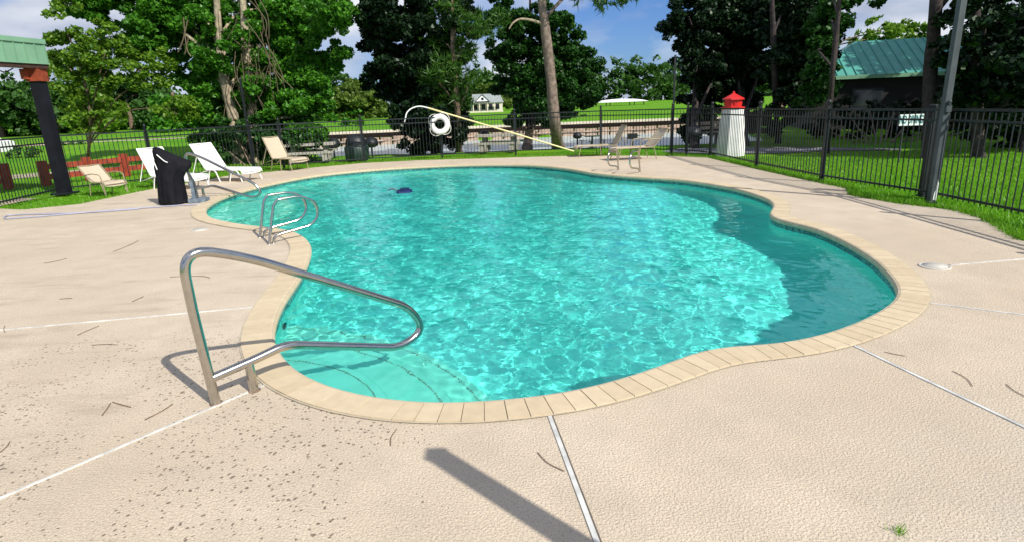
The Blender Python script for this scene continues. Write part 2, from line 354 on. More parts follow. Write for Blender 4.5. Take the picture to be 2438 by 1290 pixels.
def offset(loop, d):
    n = len(loop); out = []
    for i in range(n):
        t = (loop[(i+1) % n]-loop[i-1]).normalized(); out.append(loop[i]+Vector((t.y, -t.x))*d)
    return out
POOL = closed_spline(KEY, .115)       # counter-clockwise seen from above
NP_ = len(POOL)
CW = .235
OUT = offset(POOL, CW)
for it in range(6): OUT = [(OUT[i-1]+OUT[i]*2+OUT[(i+1) % NP_])/4 for i in range(NP_)]
WATER_Z = -.10
pool = thing('swimming_pool', 'free-form swimming pool with tan brick coping and turquoise water', 'swimming pool', (0, 9, 0))
def inp(o, p=pool): o.parent = p; o.location = Vector(o.location) - Vector(p.location); return o

# coping bricks
rnd = random.Random(3)
cop_all = []
for i in range(NP_):
    j = (i+1) % NP_
    a, b, c, d = POOL[i], POOL[j], OUT[j], OUT[i]; m_ = (a+b+c+d)/4
    g = .022
    a2, b2, c2, d2 = a.lerp(b, g), b.lerp(a, g), c.lerp(d, g), d.lerp(c, g)
    zt = .014+rnd.uniform(-.0012, .0012)
    n_in = ((a-d).normalized())
    P = []
    for q, s in ((a2, 1), (b2, 1)):                    # bullnose profile on the water side
        pass
    def pr(q, k, z): return (q.x+n_in.x*k-m_.x, q.y+n_in.y*k-m_.y, z)
    prof_in = [(0.0, -.055), (.012, -.04), (.014, -.015), (.004, .004), (-.02, zt)]
    V = [pr(a2, k, z) for k, z in prof_in] + [(d2.x-m_.x, d2.y-m_.y, zt), (d2.x-m_.x, d2.y-m_.y, -.055)]
    V += [pr(b2, k, z) for k, z in prof_in] + [(c2.x-m_.x, c2.y-m_.y, zt), (c2.x-m_.x, c2.y-m_.y, -.055)]
    F_ = [(k, k+7, (k+1) % 7+7, (k+1) % 7) for k in range(7)] + [tuple(range(7)), tuple(range(13, 6, -1))]
    cop_all.append((m_.length, V, F_, m_))
cop_all.sort(key=lambda t: t[0])
for dst, V, F_, m_ in cop_all[:300]:
    o = link('coping_brick', mesh_of('coping_brick', V, F_), M['coping']); o.location = (m_.x, m_.y, 0); inp(o)
rest = MB()
for dst, V, F_, m_ in cop_all[300:]: rest.add([(v[0]+m_.x, v[1]+m_.y-9, v[2]) for v in V], F_)
if rest.V: tag(rest.obj('far_coping_bricks', M['coping'], pool), kind='stuff')
# mortar bed under the bricks
V = [(p.x, p.y-9, z) for z in (.0085,) for p in POOL] + [(p.x, p.y-9, .006) for p in offset(OUT, .012)]
F_ = [(i, (i+1) % NP_, NP_+(i+1) % NP_, NP_+i) for i in range(NP_)]
link('mortar_joint', mesh_of('mortar_joint', V, F_), M['grout'], pool)

# pool shell: wall, cove and floor
def depth_at(x, y):
    # shallow at the two stepped lobes on the left, deep towards the right
    return .93 + 0*x
PA = [(p.x, p.y) for p in POOL]
inner = offset(POOL, .018)
V = []; F_ = []
zl = [-.045, -.2]
for z in zl: V += [(p.x, p.y-9, z) for p in inner]
V += [(p.x, p.y-9, -float(depth_at(p.x, p.y))-.1) for p in inner]
for r_ in range(2): F_ += [(r_*NP_+i, r_*NP_+(i+1) % NP_, (r_+1)*NP_+(i+1) % NP_, (r_+1)*NP_+i) for i in range(NP_)]
wall = link('pool_wall', mesh_of('pool_wall', V, F_, True), M['plaster'], pool)
st_ = .10; xs = np.arange(-6.6, 4.9, st_); ys = np.arange(2.5, 18.5, st_)
GX, GY = np.meshgrid(xs, ys); P = np.stack([GX.ravel(), GY.ravel()], 1)
ins = inside(P, PA); dd = dist_to(P, PA[::2]); dd = np.where(ins, dd, 0)
Z = -depth_at(P[:,0], P[:,1]) + .22*np.clip(1-dd/.3, 0, 1)**2.2
keep = (ins | (dist_to(P, PA[::2]) < .25))
def grid_mesh(name, P, Z, keep, nx, ny, off=(0, 0)):
    k = keep.reshape(ny, nx); q = k[:-1,:-1] & k[1:,:-1] & k[:-1,1:] & k[1:,1:]
    idx = np.arange(nx*ny).reshape(ny, nx); fa = np.stack([idx[:-1,:-1][q], idx[:-1,1:][q], idx[1:,1:][q], idx[1:,:-1][q]], 1)
    used = np.unique(fa); remap = np.full(nx*ny, -1); remap[used] = np.arange(len(used)); fa = remap[fa]
    me = bpy.data.meshes.new(name); V = np.stack([P[used,0]-off[0], P[used,1]-off[1], Z[used]], 1).astype(np.float32)
    me.vertices.add(len(V)); me.vertices.foreach_set('co', V.ravel())
    me.loops.add(len(fa)*4); me.loops.foreach_set('vertex_index', fa.astype(np.int32).ravel())
    me.polygons.add(len(fa)); me.polygons.foreach_set('loop_start', np.arange(0, len(fa)*4, 4, dtype=np.int32))
    me.polygons.foreach_set('use_smooth', np.ones(len(fa), bool)); me.update(calc_edges=True); return me
floor = link('pool_floor', grid_mesh('pool_floor', P, Z, keep, len(xs), len(ys), (0, 9)), M['plaster'], pool)
shell_parts = [wall, floor]
# curved entry steps in the two left lobes
for (cx, cy), radii in (((-1.98, 3.1), (1.22,)), ((-2.22, 2.93), (1.93,)), ((-2.75, 2.6), (2.86,)), ((-6.2, 11.3), (1.5, )), ((-6.3, 11.2), (2.1,))):
    for r_ in radii:
        zt = {1.22: -.29, 1.93: -.49, 2.86: -.69, 1.5: -.32, 2.1: -.55}[r_]
        b_ = MB(); n = 72; bev = .025
        prof = [(r_, -1.9), (r_, zt-bev), (r_-bev*.3, zt-bev*.3), (r_-bev, zt), (.01, zt)]
        Vv = [(cx+r*math.cos(2*math.pi*k/n), cy-9+r*math.sin(2*math.pi*k/n), z) for r, z in prof for k in range(n)]
        b_.add(Vv, [(i*n+k, i*n+(k+1) % n, (i+1)*n+(k+1) % n, (i+1)*n+k) for i in range(len(prof)-1) for k in range(n)], True)
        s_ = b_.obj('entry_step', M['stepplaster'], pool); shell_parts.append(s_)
        t_ = MB(); nt_ = int(2*math.pi*r_/.034)
        for k in range(nt_):
            a = 2*math.pi*k/nt_; q = (cx+(r_-.075)*math.cos(a), cy+(r_-.075)*math.sin(a))
            if inside([q], PA)[0]: t_.box((q[0], q[1]-9, zt+.003), (.010, .020, .006), a)
        tr = t_.obj('step_trim', M['steptrim'], s_); tag(tr, kind='stuff'); shell_parts.append(tr)
for o in shell_parts: o.cycles.is_caustics_receiver = True
# waterline tiles
til = []
tl = offset(POOL, .012)
step = 1
for i in range(0, NP_):
    j = (i+1) % NP_; a, b = tl[i], tl[j]; m_ = (a+b)/2; t = (b-a).normalized(); nrm = Vector((-t.y, t.x)); L_ = (b-a).length*.47
    facing = -(nrm.dot(m_.normalized()))               # tiles whose face looks at the pool's near end
    til.append((facing, m_, t, nrm, L_))
til.sort(key=lambda q: -q[0])
def tile_geo(m_, t, nrm, L_, o):
    P = []
    for z in (-.052, -.148):
        for s, k in ((-L_, 0), (L_, 0), (L_, -.02), (-L_, -.02)):
            q = t*s + nrm*(k+.006); P.append((m_.x-o.x+q.x, m_.y-o.y+q.y, z))
    return P, [(0,1,2,3),(7,6,5,4),(0,4,5,1),(1,5,6,2),(2,6,7,3),(3,7,4,0)]
for f_, m_, t, nrm, L_ in til[:300]:
    P_, F_ = tile_geo(m_, t, nrm, L_, m_); o = link('waterline_tile', mesh_of('waterline_tile', P_, F_), M['tile']); o.location = (m_.x, m_.y, 0); inp(o)
rest = MB()
for f_, m_, t, nrm, L_ in til[300:]:
    P_, F_ = tile_geo(m_, t, nrm, L_, Vector((0, 9))); rest.add(P_, F_)
if rest.V: tag(rest.obj('near_waterline_tiles', M['tile'], pool), kind='stuff')
# fittings on the pool wall
def wall_fitting(name, px, m, r=.06):
    i = min(range(NP_), key=lambda k: (POOL[k]-Vector(px)).length); p = POOL[i]; t = (POOL[(i+1) % NP_]-POOL[i-1]).normalized(); nrm = Vector((-t.y, t.x))
    b_ = MB(); b_.lathe([(r, 0), (r, .014), (r*.6, .024), (r*.3, .018)], n=20)
    o = b_.obj(name, m); o.rotation_euler = (Vector((nrm.x, nrm.y, 0))).to_track_quat('Z', 'Y').to_euler(); o.location = (p.x, p.y, 0); return o
o = wall_fitting('return_fitting', (3.837, 8.537), M['white'], .045); o.location.z = -.16; inp(o)
o = wall_fitting('return_fitting', (-2.081, 5.077), M['darktable'], .07); o.location.z = -.35; inp(o)
o = wall_fitting('return_fitting', (1.938, 14.477), M['white'], .06); o.location.z = -.25; inp(o)

# water: a real rippled sheet that refracts the sun
st_ = .0225; xs = np.arange(-6.4, 4.7, st_); ys = np.arange(2.8, 18.0, st_)
GX, GY = np.meshgrid(xs, ys); P = np.stack([GX.ravel(), GY.ravel()], 1)
ins = inside(P, PA) | (dist_to(P, PA[::2]) < .06)
nr = np.random.RandomState(8); Z = np.zeros(len(P))
for k in range(52):
    lam = .095*(1.0/.095)**(nr.rand()**2.1); a = nr.normal(R(25), 1.0) if k % 3 else nr.rand()*6.28
    slope = .0155 if lam < .5 else .009
    amp = slope*lam/6.28; kx, ky = math.cos(a)*6.28/lam, math.sin(a)*6.28/lam
    warp = .5*np.sin(P[:,0]*nr.uniform(.6, 1.6)+nr.rand()*6)+.5*np.sin(P[:,1]*nr.uniform(.6, 1.6)+nr.rand()*6)
    Z += amp*np.sin(P[:,0]*kx+P[:,1]*ky+nr.rand()*6.28+warp*1.6)
cal = 1-.88*np.exp(-(((P[:,0]+1.05)**2+(P[:,1]-3.55)**2)/1.15)**2)     # sheltered, calmer water over the near steps
cal *= 1-.45*np.clip((P[:,0]-1.9)/1.4, 0, 1)
Z = WATER_Z + Z*cal
wm = bpy.data.materials.new('pool_water'); wm.use_nodes = True; nt = wm.node_tree; nt.nodes.clear()
gl = nt.nodes.new('ShaderNodeBsdfGlass'); gl.inputs['IOR'].default_value = 1.33; gl.inputs['Roughness'].default_value = 0
gl.inputs['Color'].default_value = (.55, .985, .985, 1); om = nt.nodes.new('ShaderNodeOutputMaterial'); nt.links.new(gl.outputs[0], om.inputs[0])
wt = nt.nodes.new('ShaderNodeTexCoord'); wn1 = nt.nodes.new('ShaderNodeTexNoise'); wn1.inputs['Scale'].default_value = 5.5; wn1.inputs['Detail'].default_value = 3; wn1.inputs['Distortion'].default_value = .6
nt.links.new(wt.outputs['Object'], wn1.inputs[0]); wb = nt.nodes.new('ShaderNodeBump'); wb.inputs['Strength'].default_value = .12; wb.inputs['Distance'].default_value = .06
nt.links.new(wn1.outputs[0], wb.inputs['Height']); nt.links.new(wb.outputs[0], gl.inputs['Normal'])
water = link('pool_water', grid_mesh('pool_water', P, Z, ins, len(xs), len(ys)), wm)
water.cycles.is_caustics_caster = True; tag(water, 'rippling clear turquoise pool water', kind='structure')

# ------------------------------------------------------------------ deck
EDGE = [(-10.445, 12.143), (-9.719, 11.876), (-9.439, 12.065), (-8.972, 12.381), (-8.85, 13.746), (-8.724, 14.717), (-7.981, 17.511), (-7.146, 17.895), (-6.368, 18.581), (-4.819, 19.748), (-2.921, 20.014), (-0.119, 19.734), (2.201, 19.485), (3.212, 19.009), (4.946, 18.036), (5.764, 17.071), (5.836, 14.012), (5.977, 11.3), (6.041, 10.451), (5.692, 9.728), (5.896, 8.85), (6.255, 8.206), (6.18, 7.576), (5.841, 6.759), (5.643, 6.323)]
EDGE = [(-11.6, -9), (-11.2, 6)] + EDGE + [(6.15, 5.2), (6.15, 2), (6.2, -9)]
def poly_with_hole(name, outer, holes, z, thick, m):
    bm = bmesh.new(); edges = []
    for lp in [outer]+holes:
        vs = [bm.verts.new((p[0], p[1], z)) for p in lp]; edges += [bm.edges.new((vs[i], vs[(i+1) % len(vs)])) for i in range(len(vs))]
    bmesh.ops.triangle_fill(bm, use_beauty=True, use_dissolve=False, edges=edges, normal=(0, 0, 1))
    if thick:
        r = bmesh.ops.extrude_face_region(bm, geom=list(bm.faces)); 
        for v in r['geom']:
            if isinstance(v, bmesh.types.BMVert): v.co.z -= thick
        bmesh.ops.recalc_face_normals(bm, faces=list(bm.faces))
    me = bpy.data.meshes.new(name); bm.to_mesh(me); bm.free(); return link(name, me, m)
deck = poly_with_hole('pool_deck', EDGE, [[(p.x, p.y) for p in OUT]], 0, .1, M['deck'])
tag(deck, 'tan textured concrete pool deck', kind='structure')
def strip(a, b, w=.018, inner_end=(True, False)):
    a = Vector((*a, 0)); b = Vector((*b, 0)); t = (b-a).normalized(); n = Vector((-t.y, t.x, 0))
    lo, hi = inner_end
    if lo: a = a-t*.12
    if hi: b = b+t*.12
    mb = MB(); mb.bar(a+Vector((0,0,.003)), b+Vector((0,0,.003)), w, .006); s_ = mb.obj('joint_strip', M['joint'], deck)
    mb = MB(); mb.bar(a+n*(w*.72)+Vector((0,0,.001)), b+n*(w*.72)+Vector((0,0,.001)), w*.36, .004); mb.obj('joint_gap', M['gap'], s_)
strip((-2.444, 2.29), (-1.665, 3.347), .014, (False, True)); strip((-4.485, 4.651), (-2.372, 5.031), .016, (False, True)); strip((0.181, 2.872), (0.303, 1.824), .022)
strip((2.308, 3.631), (2.575, 2.472), .020); strip((3.344, 4.464), (3.973, 4.026), .016); strip((4.245, 5.495), (5.455, 5.671), .018, (False, False))
def lid(p, r, label):
    mb = MB(); mb.lathe([(r, 0), (r, .006), (r*.96, .010), (r*.84, .010), (r*.83, .006), (r*.80, .006), (r*.79, .011), (.001, .012)], n=40)
    for k in range(3):
        a = k*2.094; mb.box((r*.5*math.cos(a), r*.5*math.sin(a), .013), (.03, .008, .003), a)
    o = mb.obj('skimmer_lid', M['lid'], deck, (*p, 0)); o['label'] = label; return o
lid((4.079, 5.473), .135, 'round off-white skimmer lid at the right side of the pool')
lid((-4.727, 8.888), .125, 'small white skimmer lid at the far left of the pool')

# ------------------------------------------------------------------ terrain, lake, paths
def axis(lo, hi, c0, c1, fine):
    a = list(np.arange(c0, c1+.001, fine)); x = c0; s = fine
    while x > lo: s *= 1.35; x -= s; a.insert(0, max(x, lo))
    x = c1; s = fine
    while x < hi: s *= 1.35; x += s; a.append(min(x, hi))
    return np.array(a)
ax = axis(-700, 700, -30, 40, .5); ay = axis(-60, 1500, -4, 60, .5)
FARB = [(-60, 33.6), (-10.5, 34.0), (-4.6, 35.0), (3.0, 36.0), (12, 36.0), (70, 36)]
def farbank(x): return np.interp(x, [p[0] for p in FARB], [p[1] for p in FARB])
def nearbank(x): return np.interp(x, [-60, -15, -11, -7.5, 8.5, 11, 14, 70], [60, 60, 33, 24.2, 23.1, 24.5, 40, 60])
def hgt(x, y):
    nb = nearbank(x); fb = farbank(x)
    h = np.where(y < nb, -.045, -.045 - np.clip((y-nb)/1.0, 0, 1)*.9)
    lakeside = np.clip((-11-x)/3, 0, 1)
    h = np.where(y > fb, .52+np.clip((y-fb)/120, 0, 1)*.85, h)
    h = np.where((y <= fb), h*(1-lakeside)+(-.045+.56*np.clip((y-25)/9, 0, 1))*lakeside, h)
    h = np.where((y > nb+1.0) & (y <= fb) & (x > -11) & (x < 13.6), -.95, h)
    return h
GX, GY = np.meshgrid(ax, ay); P = np.stack([GX.ravel(), GY.ravel()], 1)
DE = [Vector(p) for p in EDGE]
inD = inside(P, EDGE) & (dist_to(P, EDGE) > .75)
gr = link('ground', grid_mesh('ground', P, hgt(P[:,0], P[:,1]), ~inD, len(ax), len(ay)), M['turf']); tag(gr, 'green lawn around the pool and beyond the lake', kind='structure')
lm, nt, b = new_mat('lake_surface'); b.inputs['Base Color'].default_value = (.46, .54, .54, 1); b.inputs['Specular IOR Level'].default_value = .3; b.inputs['Roughness'].default_value = .2; b.inputs['IOR'].default_value = 1.33
g = nt.nodes.new('ShaderNodeTexCoord'); mpn = nt.nodes.new('ShaderNodeMapping'); mpn.inputs['Scale'].default_value = (.8, 2.2, 1); n = nt.nodes.new('ShaderNodeTexNoise'); n.inputs['Scale'].default_value = 1.6; n.inputs['Detail'].default_value = 5
nt.links.new(g.outputs['Object'], mpn.inputs[0]); nt.links.new(mpn.outputs[0], n.inputs[0]); bp = nt.nodes.new('ShaderNodeBump'); bp.inputs['Strength'].default_value = .5; bp.inputs['Distance'].default_value = .12
nt.links.new(n.outputs[0], bp.inputs['Height']); nt.links.new(bp.outputs[0], b.inputs['Normal'])
lk = link('lake', mesh_of('lake', [(-12, 22.6, -.25), (70, 22.6, -.25), (70, 36.6, -.25), (-12, 36.6, -.25)], [(0,1,2,3)]), lm); tag(lk, 'pale grey lake beyond the fence', kind='structure')
def ribbon(name, pts, w, z, m, label):
    pts = [Vector(p) for p in pts]; V = []
    for i, p in enumerate(pts):
        t = (pts[min(i+1, len(pts)-1)]-pts[max(i-1, 0)]).normalized(); n = Vector((-t.y, t.x)); ww = w[i] if isinstance(w, list) else w
        for s in (-.5, .5):
            q = p+n*ww*s; V.append((q.x, q.y, float(hgt(np.array([q.x]), np.array([q.y]))[0])+z))
    F_ = [(2*i, 2*i+1, 2*i+3, 2*i+2) for i in range(len(pts)-1)]
    o = link(name, mesh_of(name, V, F_), m); tag(o, label, kind='structure'); return o
ribbon('gravel_road', [(-60, 9), (-30, 14.2), (-20, 18.4), (-17.0, 19.7), (-14.4, 21.2), (-13.6, 22.6)], 2.2, .02, M['road'], 'pale pink gravel road beyond the left fence')
ribbon('distant_path', [(-70, 26), (-40, 31), (-27, 33.5), (-18, 35), (-12, 36)], 1.0, .022, M['road'], 'thin tan path across the far left lawn')
ribbon('grey_path', [(5.6, 20.6), (7.2, 19.4), (8.6, 19.0), (10.0, 18.6), (11.6, 17.6)], [1.6, 2.4, 2.2, 1.2, .3], .021, M['asphalt'], 'grey path around the small lighthouse')
ribbon('gravel_strip', [(-14, 5), (-12.3, 10), (-11.6, 12.8), (-11.2, 13.9)], [3, 2.6, 1.4, .5], .019, M['road'], 'gravel strip outside the left fence')

# lake bulkhead: planks standing side by side, cap on top
bk = thing('bulkhead_wall', 'weathered timber bulkhead with cream cap along the far lake shore', 'retaining wall', (0, 35, 0))
plank = MB(); plank.box((0, 0, -.09), (.62, .07, .56)); pm = plank.mesh('plank'); pm.materials.append(M['bulkhead'])
x = -11.4; rnd = random.Random(4)
while x < 15:
    y = float(farbank(x+.33)); o = link('plank', pm, None, bk, (x+.33, y-35-.10+rnd.uniform(-.03, .03), rnd.uniform(-.04, .03)), (0, 0, 0)); x += .70
FB = [(-11.5, float(farbank(-11.5)))]+FARB[1:-1]+[(15.6, 36.0)]
for i in range(len(FB)-1):
    (x0, y0), (x1, y1) = FB[i], FB[i+1]
    mb = MB(); mb.bar((x0, y0-35-.08, .50), (x1, y1-35-.08, .50), .46, .13); mb.obj('cap_beam', M['cream'], bk)
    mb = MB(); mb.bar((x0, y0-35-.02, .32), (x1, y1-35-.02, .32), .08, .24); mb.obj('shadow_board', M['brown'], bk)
    mb = MB(); mb.bar((x0, y0-35-.17, .0), (x1, y1-35-.17, .0), .07, .07); mb.obj('waler_beam', M['bulkhead'], bk)

# ------------------------------------------------------------------ fences
picket_me = MB(); picket_me.box((0, 0, .70), (.0120, .0120, 1.24)); picket_me = picket_me.mesh('picket'); picket_me.materials.append(M['darkmetal'])
def fence(name, label, path, posts, H=1.38, sp=.105):
    root = thing(name, label, 'fence', (path[0][0], path[0][1], 0)); ox = Vector((*path[0], 0)); n = 0
    for i in range(len(path)-1):
        a = Vector((*path[i], 0)); b = Vector((*path[i+1], 0)); d = b-a; L = d.length; rz = math.atan2(d.y, d.x)
        for z, h in ((H-.03, .035), (H-.18, .03), (.13, .03)):
            mb = MB(); mb.bar((0, 0, 0), (L, 0, 0), .032, h); mb.obj('rail', M['darkmetal'], root, a-ox+Vector((0, 0, z)), (0, 0, rz))
        k = int(L/sp)
        for j in range(k):
            p = a+d*((j+.5)/k)-ox; link('picket', picket_me, None, root, p, (0, 0, rz)); n += 1
    for (p, w, h) in posts:
        mb = MB(); mb.box((0, 0, h/2-.04), (w, w, h+.08)); mb.box((0, 0, h+.006), (w*1.3, w*1.3, .012))
        mb.lathe([(w*.25, 0), (w*.3, .012), (w*.62, .035), (w*.68, .06), (w*.5, .09), (.004, .105)], (0, 0, h+.012), 12)
        mb.obj('post', M['darkmetal'], root, Vector((*p, 0))-ox)
    return n
pL = [(-10.35, 3.0), (-10.393, 12.08), (-10.75, 14.3), (-9.463, 16.014), (-7.802, 18.487), (-7.016, 18.823)]
fence('left_fence', 'black picket fence on the left between pavilion column and tan chaise', pL, [(pL[i], .055, 1.42) for i in (0, 2, 3, 4, 5)] + [(((-10.5), 9.4), .055, 1.42)])
pB = [pL[-1], (-4.735, 19.862), (0.287, 20.926), (3.193, 20.606), (5.155, 18.904), (5.487, 18.41)]
fence('back_fence', 'black picket fence along the lake behind the far pool edge', pB, [(p, .06, 1.42) for p in pB[1:]])
pR = [pB[-1], (5.847, 17.319), (5.905, 14.181), (6.034, 11.411), (6.457, 8.998), (6.45, 7.0), (6.4, 4.6), (6.4, 2.2), (6.4, 0)]
fence('right_fence', 'black picket fence on the right in front of the shaded lawn', pR, [(p, (.09 if i == 3 else .07), 1.42) for i, p in enumerate(pR[1:])])

# light poles
def pole(name, label, p, h, w, m, lean=0):
    root = thing(name, label, 'pole', (*p, 0)); mb = MB(); mb.box((0, 0, h/2), (w, w, h)); mb.obj('shaft', m, root)
    mb = MB(); mb.box((0, 0, .01), (w*1.35, w*1.35, .02)); mb.obj('base_plate', M['darkmetal'], root)
    mb = MB(); mb.box((0, 0, h+.01), (w*1.15, w*1.15, .02)); mb.obj('end_cap', M['polegrey'], root); return root
gp = pole('square_pole', 'tall square grey pole with peeling white paint in front of the right fence', (6.335, 8.783), 2.92, .085, M['polegrey'])
mb = MB(); rnd = random.Random(2)
Vp = [(.046, -.03, .10), (.046, .02, .04), (.046, .040, .16), (.046, .03, .33), (.046, -.01, .40), (.046, -.04, .27)]
mb.add(Vp+[(v[0]-.008, v[1], v[2]) for v in Vp], [tuple(range(6)), tuple(range(11, 5, -1))]+[(i, i+6, (i+1) % 6+6, (i+1) % 6) for i in range(6)])
Vp = [(-.01, -.046, .06), (.040, -.046, .03), (.042, -.046, .30), (.02, -.046, .36), (.01, -.046, .20), (-.005, -.046, .15)]
mb.add(Vp+[(v[0], v[1]+.008, v[2]) for v in Vp], [tuple(range(6)), tuple(range(11, 5, -1))]+[(i, i+6, (i+1) % 6+6, (i+1) % 6) for i in range(6)])
mb.obj('peeling_paint', M['white'], gp)
mb = MB(); mb.box((.0, -.066, 1.37), (.07, .03, .09)); mb.lathe([(.02, 0), (.02, .05), (.03, .06), (.005, .08)], (0, -.07, 1.41), 10); mb.obj('latch', M['polegrey'], gp)
pole('gate_post', 'thick dark gate post just left of the tall grey pole', (6.644, 9.387), 1.40, .13, M['darkmetal'])
pole('light_pole', 'slim dark pole rising above the left fence', (-8.283, 19.564), 2.75, .055, M['darkmetal'])
pole('light_pole', 'slim dark pole above the gap in the fence beside the tan chaises', (5.345, 19.508), 2.95, .05, M['darkmetal'])
pole('light_pole', 'square post standing behind the viewer whose shadow lies on the near deck', (1.48, .60), 2.42, .085, M['polegrey'])

# ------------------------------------------------------------------ pool rails
def rail_tube(mb, pts, r, rad): mb.tube(fillet(pts, rad, 10), r, 14)
def handrail(label, p, rz):
    root = thing('pool_handrail', label, 'handrail', (*p, 0), rz)
    mb = MB(); rail_tube(mb, [(0,0,-.02), (-.03,0,.60), (-.035,0,.96), (.30,0,.845), (1.40,0,.24), (1.52,0,.03), (1.30,0,-.055), (.46,0,.235), (.26,0,.20), (.0,0,.165)], .028, {1:.05, 2:.22, 3:.22, 4:.13, 5:.16, 6:.12, 7:.08, 8:.05}); mb.obj('rail_loop', M['steel'], root)
    mb = MB(); mb.tube([(.225,0,-.02), (.22,0,.19)], .028, 14); mb.obj('support_leg', M['steel'], root)
    for x in (0, .225):
        mb = MB(); mb.lathe([(.038, 0), (.038, .004), (.030, .010)], (x, 0, .001), 18); mb.obj('escutcheon', M['bark'], root)
    return root
handrail('stainless steel pool handrail beside the near steps in the foreground', (-1.799, 3.218), R(43))
handrail('stainless steel pool handrail over the far steps beside the black cover', (-6.773, 12.755), R(-4))
def grab(label, p, rz, parent=None, s=1.0):
    root = thing('grab_rail', label, 'grab rail', (*p, 0), rz, 'pairs of steel grab rails at the pool ladders')
    mb = MB(); rail_tube(mb, [(x*s, 0, z*s) for x, z in [(0,-.02), (.13,.50), (.19,.57), (.50,.58), (.68,.48), (.71,.30), (.60,.17), (.18,.115), (.075,.08), (.06,-.02)]], .019, {1:.09, 2:.07, 3:.16, 4:.12, 5:.11, 6:.12, 7:.06, 8:.05}); mb.obj('rail_loop', M['steel'], root)
    for x in (0, .06):
        mb = MB(); mb.lathe([(.028, 0), (.028, .004), (.021, .008)], (x*s, 0, .0), 14); mb.obj('escutcheon', M['steel'], root)
    return root
grab('nearer steel grab rail at the left side of the pool', (-3.2, 7.666), R(36))
grab('farther steel grab rail at the left side of the pool', (-3.511, 8.135), R(36))
grab('left steel grab rail on the far edge in front of the tan chaises', (2.755, 14.86), R(236), s=.92)
grab('right steel grab rail on the far edge in front of the tan chaises', (3.134, 14.149), R(236), s=.92)

# ------------------------------------------------------------------ furniture
def sling(mb, pts, w, th=.012, sag=.02):
    """pts: profile (x,z) swept across the width"""
    n = len(pts); ny = 6; V = []
    for (x, z) in pts:
        for j in range(ny+1):
            y = -w/2+w*j/ny; V.append((x, y, z-sag*(1-(2*j/ny-1)**2)))
    F_ = [(i*(ny+1)+j, i*(ny+1)+j+1, (i+1)*(ny+1)+j+1, (i+1)*(ny+1)+j) for i in range(n-1) for j in range(ny)]
    m_ = len(V); V2 = V+[(v[0], v[1], v[2]-th) for v in V]
    mb.add(V2, F_+[tuple(k+m_ for k in f[::-1]) for f in F_], True)
def chaise(label, p, rz, fm, sm, seat_len=1.2, back=.78, ang=62, sz=.33, arms=False, w=.60, group=None, name='chaise_lounge', cat='lounge chair', bow=False):
    root = thing(name, label, cat, (*p, 0), rz, group)
    ca, sa = math.cos(R(ang)), math.sin(R(ang)); bt = (-back*ca, sz+back*sa)
    mb = MB(); sling(mb, [(0-.02, sz+.02)]+[(-back*ca*t, sz+back*sa*t) for t in (.2, .4, .6, .8, 1)], w-.06, sag=.025); mb.obj('backrest', sm, root)
    mb = MB(); sling(mb, [(.02, sz), (seat_len*.3, sz-.01), (seat_len*.6, sz), (seat_len*.9, sz+.005), (seat_len, sz-.03), (seat_len+.03, sz-.09)], w-.06); mb.obj('seat', sm, root)
    for s in (-1, 1):
        y = s*w/2
        mb = MB(); mb.tube(fillet([(bt[0], y, bt[1]), (0, y, sz), (seat_len, y, sz), (seat_len+.04, y, sz-.10)], .06, 4), .014, 8); mb.obj('side_rail', fm, root)
        if bow:
            mb = MB(); mb.tube(fillet([(.02, y, 0), (.12, y, sz), (.30, y, sz), (.42, y, 0)], .12, 5), .015, 8); mb.obj('leg', fm, root)
            mb = MB(); mb.tube(fillet([(seat_len-.42, y, 0), (seat_len-.30, y, sz-.01), (seat_len-.12, y, sz-.01), (seat_len, y, 0)], .12, 5), .015, 8); mb.obj('leg', fm, root)
        else:
            for x0, x1 in (((-.05, -.12), (seat_len-.12, seat_len-.02)) if seat_len < .8 else ((.0, -.10), (seat_len*.42, seat_len*.42-.02), (seat_len-.10, seat_len-.02))):
                mb = MB(); mb.tube([(x0, y, sz), (x1, y, 0)], .0135, 8); mb.obj('leg', fm, root)
        mb = MB(); mb.tube([(bt[0]*.55, y, sz+back*sa*.55), (-back*.62, y, sz*.55), (.05, y, sz-.02)] if not arms else fillet([(bt[0]*.45, y*1.03, sz+back*sa*.45), (.10, y*1.05, sz+.23), (.40, y*1.05, sz+.20), (.46, y*1.02, 0)], .08, 5), .013, 8); mb.obj('armrest' if arms else 'back_brace', fm, root)
    for cx_, cz_ in ((bt[0], bt[1]), (seat_len+.03, sz-.06), (.02, sz-.01)):
        mb = MB(); mb.tube([(cx_, -w/2, cz_), (cx_, w/2, cz_)], .013, 8); mb.obj('crossbar', fm, root)
    return root
G1 = 'white pool loungers beside the left fence'; G2 = 'tan sling chaises at the far right pool corner'
chaise('white lounger standing behind the black cover', (-8.505, 14.81), R(-26), M['white'], M['white'], 1.15, .74, 62, .31, bow=True, group=G1, w=.66, name='pool_lounger')
chaise('white lounger to the right of the black cover', (-7.784, 16.038), R(-20), M['white'], M['white'], 1.15, .78, 58, .31, bow=True, group=G1, w=.70, name='pool_lounger')
chaise('tan chaise in front of the left fence near dark pole', (-6.934, 18.416), R(-28), M['tanframe'], M['tansling'], .80, .70, 64, .36, w=.64)
chaise('small tan sling armchair by the pavilion column', (-9.438, 13.902), R(-20), M['tanframe'], M['tansling'], .46, .56, 48, .34, True, .60, name='patio_chair', cat='chair').scale = (.88, .88, .88)
chaise('shaded tan chaise nearer the back fence and yellow pole', (3.386, 19.09), R(184), M['tanframe'], M['tansling'], 1.22, .66, 62, .33, group=G2)
chaise('sunlit tan chaise behind the far grab rails', (4.13, 17.521), R(192), M['tanframe'], M['tansling'], 1.10, .66, 48, .35, True, group=G2)

